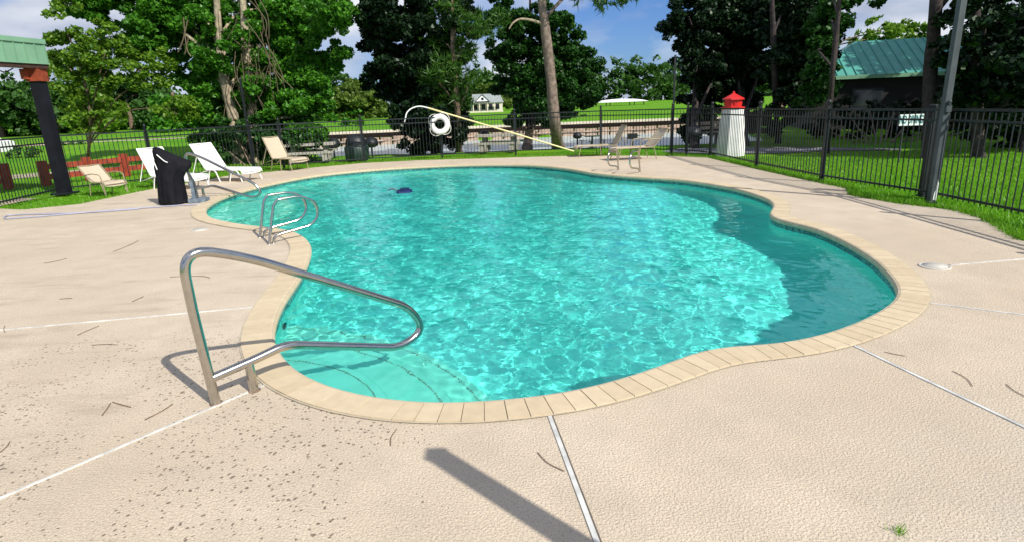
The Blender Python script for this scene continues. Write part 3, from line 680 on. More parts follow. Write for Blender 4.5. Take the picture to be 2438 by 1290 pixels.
# pool lift under a black cover
cv = thing('covered_pool_lift', 'pool lift hidden under a draped black fabric cover', 'pool lift', (*(-6.692, 11.833), 0), R(8)); cv.scale = (.9, .9, 1)
rings = [(0, .00, .34, .26), (.08, .0, .335, .255), (.30, .01, .33, .24), (.50, .02, .33, .22), (.62, .06, .36, .21), (.72, .14, .43, .20), (.80, .16, .42, .18), (.87, .08, .33, .16), (.95, -.03, .24, .13), (1.03, -.13, .15, .10), (1.10, -.19, .07, .05), (1.115, -.20, .01, .01)]
n = 48; V = []; rnd = random.Random(7); ph = [rnd.uniform(0, 6.28) for _ in range(6)]
for z, cx, rx, ry in rings:
    for k in range(n):
        a = 2*math.pi*k/n; f = 1+(.10*math.sin(5*a+ph[0]+z*2.5)+.075*math.sin(9*a+ph[1]-z*3)+.05*math.sin(14*a+ph[2]+z))*(1-.55*z)
        V.append(((cx+rx*f*math.cos(a))*(.80 if z < .55 else .86), ry*f*math.sin(a), z+(.012*math.sin(4*a+ph[3]) if z > .05 else .022*(1+math.sin(5*a+ph[4])))))
F_ = [(i*n+k, i*n+(k+1) % n, (i+1)*n+(k+1) % n, (i+1)*n+k) for i in range(len(rings)-1) for k in range(n)]+[tuple(range(len(V)-n, len(V)))]
link('fabric_cover', mesh_of('fabric_cover', V, F_, True), M['black'], cv)
for pts in ([(-.12,-.13,.98), (.03,-.20,.86), (.10,-.215,.83)], [(-.24,-.10,.93), (-.16,-.20,.78), (-.13,-.23,.70)]):
    mb = MB(); mb.tube(smooth_path(pts, 4), .011, 6); mb.obj('white_strap', M['white'], cv)
mb = MB(); mb.box((.50, .05, .045), (.36, .30, .08)); mb.box((.42, .03, .26), (.07, .07, .36)); mb.obj('lift_base', M['bluecloth'], cv)
mb = MB(); mb.tube([(.36, .0, .70), (.48, .02, .40), (.50, .02, .08)], .022, 8); mb.obj('lift_arm', M['polegrey'], cv)
# hose on the deck
hp = [(*p, .018) for p in [(-6.013, 11.517), (-6.745, 11.391), (-7.621, 11.117), (-8.419, 10.806), (-8.92, 10.66), (-9.136, 10.664), (-9.35, 11.004), (-9.002, 11.06), (-7.941, 11.008), (-7.049, 11.221)]]
mb = MB(); mb.tube(smooth_path(hp, 8), .012, 8); tag(mb.obj('pool_hose', M['hose']), 'pale lilac hose looped on the left deck', 'hose')
# robot cleaner floating in the pool
pc = thing('pool_cleaner', 'dark blue automatic pool cleaner in the far left water', 'pool cleaner', (*(-2.302, 13.006), -.14), R(12))
mb = MB(); mb.box((0, 0, .04), (.34, .26, .09)); mb.box((.02, 0, .10), (.20, .16, .05)); mb.obj('body', M['navyplastic'], pc)
for s in (-1, 1):
    mb = MB(); mb.tube([(-.12, s*.15, .03), (.12, s*.15, .03)], .05, 10); mb.obj('brush_roller', M['navyplastic'], pc)
mb = MB(); mb.tube(smooth_path([(-.15, 0, .08), (-.24, .06, .12), (-.34, .12, .09)], 4), .018, 8); mb.obj('hose_swivel', M['bluecloth'], pc)

# life ring on the back fence
fy = (-2.228, 20.42, 1.118)
lr = thing('life_ring', 'white ring buoy hanging on the back fence', 'life ring', (fy[0], fy[1], fy[2]))
mb = MB(); n, k_ = 36, 12
V = [((.25+.095*math.cos(b_))*math.cos(a), .075*math.sin(b_), (.25+.095*math.cos(b_))*math.sin(a)) for a in [2*math.pi*i/n for i in range(n)] for b_ in [2*math.pi*j/k_ for j in range(k_)]]
mb.add(V, [(i*k_+j, ((i+1) % n)*k_+j, ((i+1) % n)*k_+(j+1) % k_, i*k_+(j+1) % k_) for i in range(n) for j in range(k_)], True); mb.obj('ring', M['lifering'], lr)
mb = MB()
for q in range(4):
    a0 = q*math.pi/2+.3; mb.tube([((.345+.07*math.sin(math.pi*t/8))*math.cos(a0+t/8*1.2), -.03, (.345+.07*math.sin(math.pi*t/8))*math.sin(a0+t/8*1.2)) for t in range(9)], .012, 6)
mb.obj('grab_rope', M['rope'], lr)
mb = MB(); mb.box((0, .11, -.15), (.30, .03, .06)); mb.box((0, .11, -.72), (.05, .05, 1.2)); mb.obj('mounting_post', M['darkmetal'], lr)
# shepherd's hook
hk = [(2.265, 20.55, 0.053), (-0.087, 20.5, 0.843), (-2.024, 20.45, 1.477), (-2.567, 20.42, 1.66)]
hookp = [(-2.567, 20.42, 1.66), (-2.839, 20.4, 1.724), (-3.087, 20.36, 1.679), (-3.276, 20.33, 1.539), (-3.343, 20.3, 1.339), (-3.381, 20.3, 1.233)]
sh = thing('rescue_pole', "pale yellow shepherd's hook pole leaning along the back fence", 'rescue pole', tuple(hk[0]))
o0 = Vector(hk[0]); mb = MB(); mb.tube([Vector(p)-o0 for p in hk], .028, 10); mb.obj('shaft', M['yellow'], sh)
mb = MB(); mb.tube([p-o0 for p in smooth_path(hookp, 6)], .022, 10); mb.obj('hook', M['lifering'], sh)

# small lighthouse
lh = thing('garden_lighthouse', 'small white lighthouse with red top behind the fence', 'lighthouse', (*(6.628, 17.858), 0), R(14))
mb = MB(); mb.lathe([(.42, -.04), (.42, .06), (.315, 1.30)], n=8, smooth=False); mb.obj('tower', M['whitepaint'], lh)
mb = MB(); mb.lathe([(.335, 1.30), (.335, 1.36), (.24, 1.37), (.235, 1.58)], n=8, smooth=False); mb.obj('gallery', M['red'], lh)
mb = MB(); mb.lathe([(.31, 1.56), (.30, 1.60), (.04, 1.74), (.035, 1.78), (.01, 1.80)], n=8, smooth=False); mb.obj('roof', M['red'], lh)
mb = MB(); mb.box((0, 0, 1.47), (.36, .36, .10), R(22)); mb.obj('lantern_windows', M['red'], lh)

# NO DIVING sign
sp = (9.4, 14.353)
sg = thing('no_diving_sign', 'small white NO DIVING sign on a thin stake behind the right fence', 'sign', (*sp, 0), R(-8))
mb = MB(); mb.box((.02, .012, .45), (.018, .018, .98)); mb.obj('stake', M['polegrey'], sg)
mb = MB(); mb.box((.0, 0, 0), (.52, .012, .26)); pn = mb.obj('sign_panel', M['signface'], sg, (.17, 0, .965))
cu = bpy.data.curves.new('lettering', 'FONT'); cu.body = 'NO DIVING'; cu.size = .165; cu.align_x = 'CENTER'; cu.align_y = 'CENTER'; cu.extrude = .002; cu.offset = .003
to = bpy.data.objects.new('tmp', cu); me = bpy.data.meshes.new_from_object(to); bpy.data.objects.remove(to)
lt = link('lettering', me, M['signink'], pn, (0, -.0085, 0), (math.pi/2, 0, 0)); lt.scale = (.60, 1.55, 1)

# picnic tables, grills, bin
def slab_table(label, p, rz, m, top=(1.7, .75, .08), h=.58, group='picnic tables on the lake bank'):
    t = thing('picnic_table', label, 'picnic table', (*p, 0), rz, group)
    mb = MB(); mb.box((0, 0, h), top); mb.obj('table_top', m, t)
    for s in (-1, 1):
        mb = MB(); mb.box((s*top[0]*.32, 0, h*.47), (.16, .44, h*.94)); mb.box((s*top[0]*.32, 0, .05), (.2, .6, .1)); mb.obj('leg', m, t)
        mb = MB(); mb.box((0, s*.72, .32), (top[0], .28, .07)); b_ = mb.obj('bench', m, t)
        mb = MB()
        for q in (-1, 1): mb.box((q*top[0]*.33, s*.72, .15), (.16, .22, .28))
        mb.obj('bench_support', m, b_)
    return t
slab_table('concrete picnic table just right of the left tan chaise', (-6.983, 21.432), R(10), M['concrete'])
slab_table('concrete picnic table behind the leaning yellow pole', (-0.286, 22.803), R(-8), M['concrete'])
def grill(label, p, h=.34, box=False, s=1.0):
    t = thing('park_grill', label, 'grill', (*p, 0), 0, 'black pedestal grills on the lake bank')
    mb = MB(); mb.tube([(0, 0, 0), (0, 0, h)], .035, 8); mb.obj('pedestal', M['darkmetal'], t)
    mb = MB()
    if box: mb.box((0, 0, h+.13), (.50, .38, .28))
    else: mb.lathe([(.12, 0), (.24, .06), (.27, .15), (.26, .19)], (0, 0, h), 14); mb.lathe([(.26, 0), (.20, .12), (.05, .17)], (0, .02, h+.20), 14)
    mb.obj('firebox', M['darkmetal'], t)
    mb = MB(); mb.box((.32, 0, h+.16), (.16, .30, .02)); mb.obj('side_shelf', M['darkmetal'], t); t.scale = (s, s, s)
grill('black pedestal grill left of the domed bin', (-6.489, 22.616))
grill('black pedestal grill right of the domed bin', (-5.001, 22.31))
grill('black grill behind the concrete table with yellow pole', (-0.899, 25.001), .5, False, .8)
grill('round black grill right of the pine trunk', (2.68, 22.994), .50, False, .66)
grill('square black grill between the two tan chaises', (4.509, 21.746), .50, True, .66)
grill('black grill in the shade left of the lighthouse', (6.447, 20.881))
bn = thing('litter_bin', 'dark green domed bin behind the back fence', 'bin', (*(-5.191, 20.83), 0))
mb = MB(); mb.lathe([(.34, 0), (.40, .06), (.42, .42), (.36, .52)], n=20); mb.obj('body', M['darktable'], bn)
mb = MB(); mb.lathe([(.36, .52), (.37, .58), (.32, .74), (.20, .86), (.02, .90)], n=20); mb.obj('dome_lid', M['darkmetal'], bn)
rt = thing('round_table', 'dark round metal table beside the round grill', 'table', (*(3.17, 22.49), 0)); rt.scale = (.6, .6, .6)
mb = MB(); mb.lathe([(.50, .70), (.50, .74)], n=24); mb.obj('table_top', M['darktable'], rt)
mb = MB(); mb.tube([(0, 0, 0), (0, 0, .70)], .06, 10); mb.lathe([(.30, 0), (.28, .03), (.06, .06)], n=16); mb.obj('pedestal', M['darktable'], rt)
for k in range(3):
    a = k*2.09+.3; mb = MB(); mb.lathe([(.16, .42), (.16, .45)], (.8*math.cos(a), .8*math.sin(a), 0), 14); mb.tube([(.8*math.cos(a), .8*math.sin(a), 0), (.8*math.cos(a), .8*math.sin(a), .43)], .03, 6); mb.obj('stool', M['darktable'], rt)
bc = thing('park_bench', 'shaded wooden bench left of the lighthouse', 'bench', (*(7.21, 21.783), 0), R(200))
for y, z in ((-.18, .44), (-.02, .44), (.14, .44)):
    mb = MB(); mb.box((0, y, z), (1.3, .12, .035)); mb.obj('seat_slat', M['bulkhead'], bc)
for z in (.62, .78):
    mb = MB(); mb.box((0, .24, z), (1.3, .03, .11)); mb.obj('back_slat', M['bulkhead'], bc)
for s in (-.55, .55):
    mb = MB(); mb.box((s, 0, .21), (.07, .42, .42)); mb.box((s, .26, .45), (.07, .04, .85)); mb.obj('leg', M['darkmetal'], bc)

# red timber rail fence on the left lawn
def rail_fence(label, pts, H=.62):
    t = thing('timber_rail_fence', label, 'fence', (*pts[0], 0)); o0 = Vector((*pts[0], 0))
    for p in pts:
        mb = MB(); mb.box((0, 0, H/2), (.17, .17, H+.06)); mb.obj('post', M['redwood'], t, Vector((*p, 0))-o0)
    for i in range(len(pts)-1):
        for z in (.20, .48):
            a = Vector((*pts[i], z))-o0; b_ = Vector((*pts[i+1], z))-o0; mb = MB(); mb.bar(a, b_, .05, .15); mb.obj('rail', M['redwood'], t)
rail_fence('low red timber rail fence behind the patio chair', [(-12.87, 16.682), (-12.335, 17.678), (-11.821, 18.594), (-11.364, 19.394)])
rail_fence('short red timber rail fence at the far left edge', [(-15.271, 16.33), (-14.175, 15.859), (-13.508, 16.166)])

# pavilion at the left
pv = thing('pavilion', 'open pavilion with pale green metal roof edge and dark column', 'pavilion', (-10.62, 14.25, 0))
def col_(x, y, H=2.45):
    mb = MB(); mb.box((x, y, H/2), (.23, .23, H)); mb.obj('column', M['navy'], pv)
    mb = MB(); mb.box((x, y, H+.12), (.30, .30, .34)); mb.box((x-.09, y-.09, H+.10), (.09, .42, .22)); mb.obj('column_cap', M['rust'], pv)
    mb = MB(); mb.box((x, y, .02), (.42, .42, .04)); mb.obj('base_plate', M['darkmetal'], pv)

col_(0, 0, 2.62); col_(-1.9, -8.2, 2.62)
f0 = Vector((.22, .16, 0)); f1 = Vector((-1.75, -8.6, 0)); fd = (f1-f0); FL = fd.length; fa_ = math.atan2(fd.y, fd.x)
mb = MB(); mb.bar(f0+Vector((-.08, 0, 2.90)), f1+Vector((-.08, 0, 2.90)), .16, .12); mb.obj('edge_beam', M['brown'], pv)
mb = MB(); mb.bar(f0+Vector((0, 0, 3.16)), f1+Vector((0, 0, 3.16)), .03, .44); fas = mb.obj('fascia', M['greenmetal'], pv)
mb = MB(); mb.bar(f0+Vector((.012, 0, 3.42)), f1+Vector((.012, 0, 3.42)), .075, .10); mb.bar(f0+Vector((.012, 0, 2.95)), f1+Vector((.012, 0, 2.95)), .05, .035); mb.obj('edge_trim', M['greenmetal'], pv)
k = 0
while k*.235 < FL-.1:
    q = f0+fd*((k*.235+.04)/FL); mb = MB(); mb.box((q.x+.022, q.y, 3.165), (.028, .035, .41)); mb.obj('fascia_rib', M['greenmetal'], fas); k += 1
fn_ = Vector((fd.y, -fd.x, 0)).normalized(); fn_ = fn_ if fn_.x < 0 else -fn_
V = [f0+Vector((0,0,3.44)), f1+Vector((0,0,3.44)), f1+fn_*5+Vector((0,0,4.3)), f0+fn_*5+Vector((0,0,4.3))]
V = V+[v-Vector((0,0,.05)) for v in V]
link('roof', mesh_of('roof', V, [(0,1,2,3),(7,6,5,4),(0,4,5,1),(1,5,6,2),(2,6,7,3),(3,7,4,0)]), M['greenmetal'], pv)
mb = MB(); mb.tube(smooth_path([(-.1, -.5, 2.83), (-.12, -.75, 2.74), (-.12, -1.0, 2.84)], 5), .012, 6); mb.obj('cable', M['darkmetal'], pv)

# ------------------------------------------------------------------ buildings beyond
def gable_roof(mb, x0, x1, y0, y1, ze, zr, hip=0, over=.35):
    x0 -= over; x1 += over; y0 -= over; y1 += over; ym = (y0+y1)/2
    V = [(x0,y0,ze),(x1,y0,ze),(x1,y1,ze),(x0,y1,ze),(x0+hip,ym,zr),(x1-hip,ym,zr)]
    V2 = V+[(v[0],v[1],v[2]-.12) for v in V]
    mb.add(V2, [(0,1,5,4),(1,2,5),(2,3,4,5),(3,0,4),(6,10,11,7),(7,11,8),(8,11,10,9),(9,10,6),(0,6,7,1),(1,7,8,2),(2,8,9,3),(3,9,6,0)])
hp_ = (16.882, 27.0, 1.94)
ph_ = thing('park_house', 'dark building with teal green metal hip roof behind the right trees', 'building', (hp_[0]+3.0, 30.5, 0), R(-14))
mb = MB(); mb.box((0, 0, 1.1), (9.6, 6, 2.3)); mb.obj('wall', M['darkwall'], ph_)
mb = MB(); gable_roof(mb, -4.8, 4.8, -3, 3, 2.35, 4.05, 2.6); rf = mb.obj('roof', M['greenroof'], ph_)
for k in range(23):
    x = -4.4+k*.4; mb = MB()
    ym, y0 = 0, -3.35
    t = min(1, (x+5.15)/2.6) if x < -2.55 else (min(1, (5.15-x)/2.6) if x > 2.55 else 1)
    mb.bar((x, y0, 2.385), (x, y0+3.35*t, 2.385+1.7*t), .03, .04); mb.obj('roof_seam', M['greenroof'], rf)
mb = MB(); mb.bar((-5.15, -3.36, 2.30), (5.15, -3.36, 2.30), .05, .16); mb.obj('eave_trim', M['greenmetal'], ph_)
for x in (-2.6, .6):
    mb = MB(); mb.box((x, -3.01, 1.35), (1.3, .06, .9)); w_ = mb.obj('window', M['darkmetal'], ph_)
    mb = MB(); mb.box((x, -3.045, 1.35), (1.14, .02, .74)); mb.obj('pane', M['glass'], w_)
mb = MB(); mb.box((3.4, -3.02, 1.0), (.95, .06, 2.0)); mb.obj('door', M['brown'], ph_)

c_ = (-3.249, 84.0, 0.863)
hs = thing('lake_house', 'pale house with grey roof and white dormer across the lake', 'house', (c_[0], 86, .55), R(8))
mb = MB(); mb.box((1.2, 0, 1.2), (9, 5, 2.6)); mb.obj('wall', M['housewall'], hs)
mb = MB(); gable_roof(mb, -3.3, 5.7, -2.5, 2.5, 2.5, 5.0, .8); mb.obj('roof', M['houseroof'], hs)
mb = MB(); V = [(-2.2,-3.9,2.9),(1.6,-3.9,2.9),(-.3,-3.9,4.6),(-2.2,.0,2.9),(1.6,0,2.9),(-.3,0,4.6)]
mb.add(V, [(0,1,2),(5,4,3),(0,3,4,1)]); dm = mb.obj('dormer', M['whitepaint'], hs)
mb = MB(); mb.add([(-2.5,-4.2,2.75),(-.3,-4.2,4.85),(-.3,0,4.85),(-2.5,0,2.75),(1.9,-4.2,2.75),(1.9,0,2.75)], [(0,1,2,3),(1,4,5,2)]); mb.obj('dormer_roof', M['houseroof'], dm)
mb = MB(); mb.box((-.3, -3.93, 3.55), (.7, .05, .7)); mb.obj('attic_window', M['glass'], dm)
mb = MB(); mb.bar((-3.4, -4.6, 2.45), (5.4, -4.6, 2.45), 2.0, .12); mb.obj('porch_roof', M['houseroof'], hs)
for x in (-3.2, -1.4, .9, 3.0, 5.2):
    mb = MB(); mb.box((x, -5.3, 1.2), (.22, .22, 2.4)); mb.obj('porch_post', M['cream'], hs)
for x in (-2.3, 0, 2.2, 4.2):
    mb = MB(); mb.box((x, -2.52, 1.3), (1.1, .05, 1.5)); mb.obj('window', M['glass'], hs)
mb = MB(); mb.box((-.6, -7.5, -.25), (11, 4, .9)); mb.obj('retaining_wall', M['cream'], hs); hs.scale = (.47, .47, .47); hs.location.z = .95
cp = thing('white_canopy', 'low flat white canopy on the far green field', 'canopy', (*(18.256, 98.0, 0.627)[:2], .95))
mb = MB(); mb.lathe([(4.6, .55), (3.6, .78), (2.2, .95), (.02, 1.05)], n=20)
for v in range(len(mb.V)): mb.V[v] = (mb.V[v][0], mb.V[v][1]*.5, mb.V[v][2])
mb.obj('canopy_top', M['whitepaint'], cp)
for a in range(6):
    mb = MB(); mb.box((3.8*math.cos(a*1.05), 1.9*math.sin(a*1.05), .2), (.12, .12, .9)); mb.obj('post', M['darkmetal'], cp)
vh = thing('parked_van', 'white vehicle parked at the far left beyond the fence', 'van', (*(-27.418, 31.0, 0.598)[:2], 0), R(10)); vh.scale = (.8, .8, .8)
mb = MB(); prof = [(-2.2,.35),(-2.25,1.0),(-1.9,1.75),(1.0,1.8),(1.5,1.15),(2.2,1.0),(2.3,.4)]
V = [(x, y, z) for y in (-.85, .85) for x, z in prof]; mb.add(V, [tuple(range(7)), tuple(range(13, 6, -1))]+[(k, k+7, (k+1) % 7+7, (k+1) % 7) for k in range(7)]); bd = mb.obj('body', M['white'], vh)
for s in (-.86, .86):
    mb = MB(); mb.box((-.1, s, 1.38), (2.2, .03, .5)); mb.obj('window', M['glass'], bd)
    for x in (-1.4, 1.4):
        mb = MB(); mb.tube([(x, s-.1, .33), (x, s+.06, .33)], .33, 14); mb.obj('wheel', M['darkmetal'], vh)

# ------------------------------------------------------------------ trees and shrubs
def leaves(name, pts, size, m, parent, seed, asp=.7, droop=.35, tri=False):
    r = np.random.RandomState(seed); n = len(pts)
    d = r.normal(size=(n, 3)); d /= np.linalg.norm(d, axis=1)[:, None]
    up = np.stack([r.normal(0, .55, n), r.normal(0, .55, n), np.ones(n)], 1)
    e = np.cross(d, up); e /= np.linalg.norm(e, axis=1)[:, None]+1e-9
    s = size*r.uniform(.6, 1.35, n)[:, None]
    a, b_, c = pts-d*s*.5, pts+e*s*.5*asp, pts+d*s*.5; f = pts-e*s*.5*asp
    b_ = b_-np.array([0, 0, 1])*s*droop*.3; f = f-np.array([0, 0, 1])*s*droop*.3
    V = np.stack([a, b_, c, f], 1).reshape(-1, 3)
    o = link(name, fast_mesh(name, V, 4), m, parent); return o
def clump_points(cl, per, seed, sub=14, spread=.33, flat=.85):
    r = np.random.RandomState(seed); out = []
    for (x, y, z, R_) in cl:
        k = max(5, int(sub*(R_**1.3)))
        v = r.normal(size=(k, 3)); v /= np.linalg.norm(v, axis=1)[:, None]; rad = R_*r.uniform(.25, 1.0, k)[:, None]**.6
        cs = np.array([x, y, z])+v*rad*np.array([1, 1, flat]); rs = spread*R_**.5*r.uniform(.55, 1.25, k)
        for c, q in zip(cs, rs):
            m_ = int(per*q*q*r.uniform(.6, 1.3)); p = r.normal(size=(m_, 3)); p /= np.linalg.norm(p, axis=1)[:, None]
            p *= (r.uniform(.15, 1, m_)**.45)[:, None]*q; p[:, 2] *= .62; out.append(c+p)
    return np.concatenate(out) if out else np.zeros((0, 3))
def needles(name, cl, m, parent, seed, per=9, L=.34, w=.022, nn=16):
    r = np.random.RandomState(seed); cs = []
    for (x, y, z, R_) in cl:
        k = int(per*R_**2*4); v = r.normal(size=(k, 3)); v /= np.linalg.norm(v, axis=1)[:, None]; cs.append(np.array([x, y, z])+v*(R_*r.uniform(.2, 1, k)**.6)[:, None]*np.array([1, 1, .7]))
    cs = np.repeat(np.concatenate(cs), nn, 0); n = len(cs)
    d = r.normal(size=(n, 3)); d[:, 2] += .5; d /= np.linalg.norm(d, axis=1)[:, None]; e = np.cross(d, r.normal(size=(n, 3))); e /= np.linalg.norm(e, axis=1)[:, None]
    l = L*r.uniform(.7, 1.2, n)[:, None]; V = np.stack([cs-e*w, cs+e*w, cs+d*l], 1).reshape(-1, 3)
    return link(name, fast_mesh(name, V, 3), m, parent)
def trunk_mesh(path, rad, seed, n=12):
    mb = MB(); P_ = smooth_path(path, 5); rs = [np.interp(i/(len(P_)-1), np.linspace(0, 1, len(rad)), rad) for i in range(len(P_))]
    rs[0] *= 1.25; mb.tube(P_, rs, n); r = random.Random(seed)
    for i, v in enumerate(mb.V):
        k = 1; mb.V[i] = (v[0]+r.uniform(-.012, .012), v[1]+r.uniform(-.012, .012), v[2])
    return mb
def tree(name, label, base, trunk, rad, bark, cl, lm, leaf=.2, per=900, seed=1, group=None, cat='tree', limbs=8, spread=.33, sub=14, pine=False, extra=None):
    t = thing(name, label, cat, (*base, 0), 0, group); B = Vector((*base, 0))
    path = [Vector((*base, -.1))]+[Vector(p) for p in trunk]; mb = trunk_mesh([p-B for p in path], rad, seed); mb.obj('trunk', bark, t)
    cl = list(cl); loc = [(c[0]-B.x, c[1]-B.y, c[2], c[3]) for c in cl]
    r = random.Random(seed); pick = sorted(loc, key=lambda c: -c[3])[:limbs]
    for c in pick:
        tz = max(.8, min(path[-1].z*.97, c[2]-.45*math.hypot(c[0], c[1])-.2))
        zs = [p.z for p in path]; tx = float(np.interp(tz, zs, [p.x for p in path]))-B.x; ty = float(np.interp(tz, zs, [p.y for p in path]))-B.y
        a = Vector((tx, ty, tz)); e = Vector(c[:3]); m1 = a.lerp(e, .5)+Vector((r.uniform(-.2, .2), r.uniform(-.2, .2), .12*(e-a).length))
        q = float(np.interp(tz, zs, np.linspace(rad[0], rad[-1], len(zs))))
        mb = MB(); P_ = smooth_path([a, m1, e], 5); mb.tube(P_, [q*.45*(1-i/len(P_)*.85)+.012 for i in range(len(P_))], 7); mb.obj('limb', bark, t)
    if pine: needles('crown', loc, lm, t, seed, per=per, L=leaf)
    else: leaves('crown', clump_points(loc, per, seed, sub, spread), leaf, lm, t, seed+50)
    return t

# big sweetgum at the left with vines
CLA = [(-13.896, 23.82, 5.559, 1.379), (-12.442, 24.129, 5.914, 1.572), (-11.389, 24.268, 5.166, 1.669), (-13.066, 24.65, 4.594, 1.071), (-9.051, 24.124, 5.503, 1.659), (-7.729, 24.598, 5.377, 1.692), (-5.901, 22.275, 5.053, 0.968), (-6.675, 23.411, 3.874, 1.017), (-8.151, 24.653, 4.187, 1.695), (-8.863, 23.887, 2.934, 1.556), (-11.816, 24.542, 3.538, 1.066), (-10.111, 22.494, 4.061, 1.14), (-7.443, 23.42, 2.788, 1.017), (-14.741, 22.841, 5.723, 0.827), (-10.537, 23.614, 0.81, 1.368), (-9.223, 23.692, 1.075, 1.372), (-7.454, 22.234, 1.51, 1.127), (-7.138, 22.763, 2.311, 0.906), (-10.989, 22.927, 1.932, 0.913), (-8.819, 24.582, 0.361, 0.801), (-10.535, 24.191, 2.383, 0.771), (-9.284, 22.615, 2.019, 0.622), (-10.54, 24.273, 4.54, 0.808), (-9.042, 22.561, 4.863, 0.555), (-9.174, 23.805, 3.849, 0.758), (-10.647, 22.529, 2.801, 0.718), (-8.855, 22.205, 2.724, 0.547), (-12.148, 24.466, 5.069, 1.063), (-13.012, 22.745, 4.471, 0.823)]
sw = tree('sweetgum_tree', 'large leafy sweetgum with vine covered trunks behind the left fence', (-9.831, 22.131), [(-9.878, 22.3, 1.303), (-10.042, 22.4, 3.061), (-10.04, 22.6, 4.766), (-9.843, 22.8, 7.737)], [.24, .2, .17, .12, .05], M['palebark'], CLA, M['leaf_mid'], .145, 2200, 11, limbs=14, sub=24)
mb = trunk_mesh([Vector(p)-Vector((*(-9.831, 22.131), 0)) for p in [(*(-9.476, 22.32), -.1), (-9.301, 22.6, 1.871), (-9.189, 22.6, 3.755), (-9.093, 22.7, 5.569), (-8.931, 22.8, 7.576)]], [.2, .17, .15, .11, .05], 5); mb.obj('trunk', M['palebark'], sw)
# hanging dry vines
vb = Vector((*(-9.831, 22.131), 0)); mb = MB(); rnd = random.Random(12)
for k in range(30):
    x = rnd.uniform(545, 650); 
    a = Vector((-8.828, 22.2, 3.85))+Vector((rnd.uniform(-.9, .9), rnd.uniform(-.5, .2), rnd.uniform(-1.2, 1.8)))-vb
    b_ = a+Vector((rnd.uniform(-.6, .6), rnd.uniform(-.2, .2), -rnd.uniform(.8, 2.4))); c = (a+b_)/2+Vector((rnd.uniform(-.4, .4), 0, rnd.uniform(-.2, .2)))
    mb.tube(smooth_path([a, c, b_], 4), .014, 4, False)
for pts in [[(-10.724, 21.6, 4.905), (-10.774, 21.6, 4.405), (-10.788, 21.6, 3.87), (-10.696, 21.6, 3.663)], [(-10.597, 21.6, 4.822), (-10.868, 21.6, 4.208), (-11.114, 21.6, 3.814)], [(-10.671, 21.6, 4.268), (-10.898, 21.6, 3.739)]]:
    mb.tube(smooth_path([Vector(p)-vb for p in pts], 4), .022, 5, False)
tag(mb.obj('hanging_vines', M['vine'], sw), kind='stuff')
leaves('brown_leaves', clump_points([(p[0]-vb.x, p[1]-vb.y, p[2], p[3]) for p in [(-8.779, 22.129, 3.98, 0.449), (-8.792, 22.589, 3.168, 0.523), (-9.33, 22.523, 2.461, 0.522), (-9.02, 22.174, 1.57, 0.482)]], 420, 3, 14, .25), .13, M['vine'], sw, 9)
tree('sweetgum_sapling', 'slender sweetgum with loose sprays hanging over the left fence', (-16.404, 23.451), [(-14.512, 21.5, 1.787), (-14.458, 21.5, 3.59), (-14.662, 21.5, 4.534)], [.05, .042, .035, .015], M['bark'],
     [(-15.707, 22.238, 4.213, 0.483), (-14.626, 21.563, 4.273, 0.531), (-14.15, 21.785, 4.21, 0.536), (-13.241, 21.028, 3.805, 0.548), (-15.519, 22.206, 3.675, 0.547), (-12.989, 21.805, 3.967, 0.537), (-12.81, 22.247, 3.649, 0.515), (-12.097, 22.13, 3.545, 0.545), (-15.394, 21.178, 3.469, 0.276), (-14.339, 21.278, 3.436, 0.4), (-13.583, 20.966, 2.721, 0.455), (-13.36, 20.933, 2.031, 0.515), (-14.805, 20.804, 3.028, 0.392), (-11.3, 21.182, 1.953, 0.69), (-12.385, 21.665, 2.974, 0.565), (-14.49, 20.705, 5.134, 0.33), (-14.651, 21.785, 5.425, 0.41), (-13.222, 21.241, 4.519, 0.4), (-14.052, 21.196, 3.821, 0.522), (-14.281, 22.01, 3.338, 0.542), (-14.849, 21.469, 3.057, 0.466), (-12.914, 21.205, 3.246, 0.461), (-14.612, 21.47, 2.215, 0.56), (-14.692, 21.827, 1.643, 0.474)], M['leaf_yellow'], .13, 1800, 21, limbs=8, sub=28, spread=.30)
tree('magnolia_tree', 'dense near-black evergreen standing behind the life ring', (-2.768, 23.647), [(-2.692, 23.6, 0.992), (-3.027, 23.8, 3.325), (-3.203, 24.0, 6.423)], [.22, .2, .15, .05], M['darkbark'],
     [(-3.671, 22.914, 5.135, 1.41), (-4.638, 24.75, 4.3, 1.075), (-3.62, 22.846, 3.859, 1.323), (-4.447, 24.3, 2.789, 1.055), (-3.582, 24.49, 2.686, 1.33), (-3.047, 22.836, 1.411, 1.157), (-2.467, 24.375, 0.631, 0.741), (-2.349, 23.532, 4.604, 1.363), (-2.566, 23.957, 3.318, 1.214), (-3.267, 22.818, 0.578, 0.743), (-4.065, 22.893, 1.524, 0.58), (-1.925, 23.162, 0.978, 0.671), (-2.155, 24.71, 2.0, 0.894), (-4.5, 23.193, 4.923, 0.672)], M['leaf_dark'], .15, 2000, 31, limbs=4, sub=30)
tree('pine_tree', 'mid green pine growing against the dark evergreen', (-1.947, 24.119), [(-1.782, 22.6, 1.292), (-1.816, 22.6, 3.202), (-1.739, 22.6, 5.564)], [.14, .12, .1, .03], M['bark'],
     [(-1.8, 22.707, 4.762, 0.74), (-2.398, 22.916, 4.035, 0.664), (-1.51, 22.93, 3.646, 0.747), (-2.101, 22.213, 2.904, 0.724), (-1.372, 22.226, 2.593, 0.547), (-2.595, 22.43, 2.646, 0.585), (-1.751, 22.731, 1.963, 0.658), (-0.961, 21.93, 4.359, 0.603), (-2.381, 22.698, 1.763, 0.493)], M['needle'], .30, 26, 33, limbs=8, pine=True)
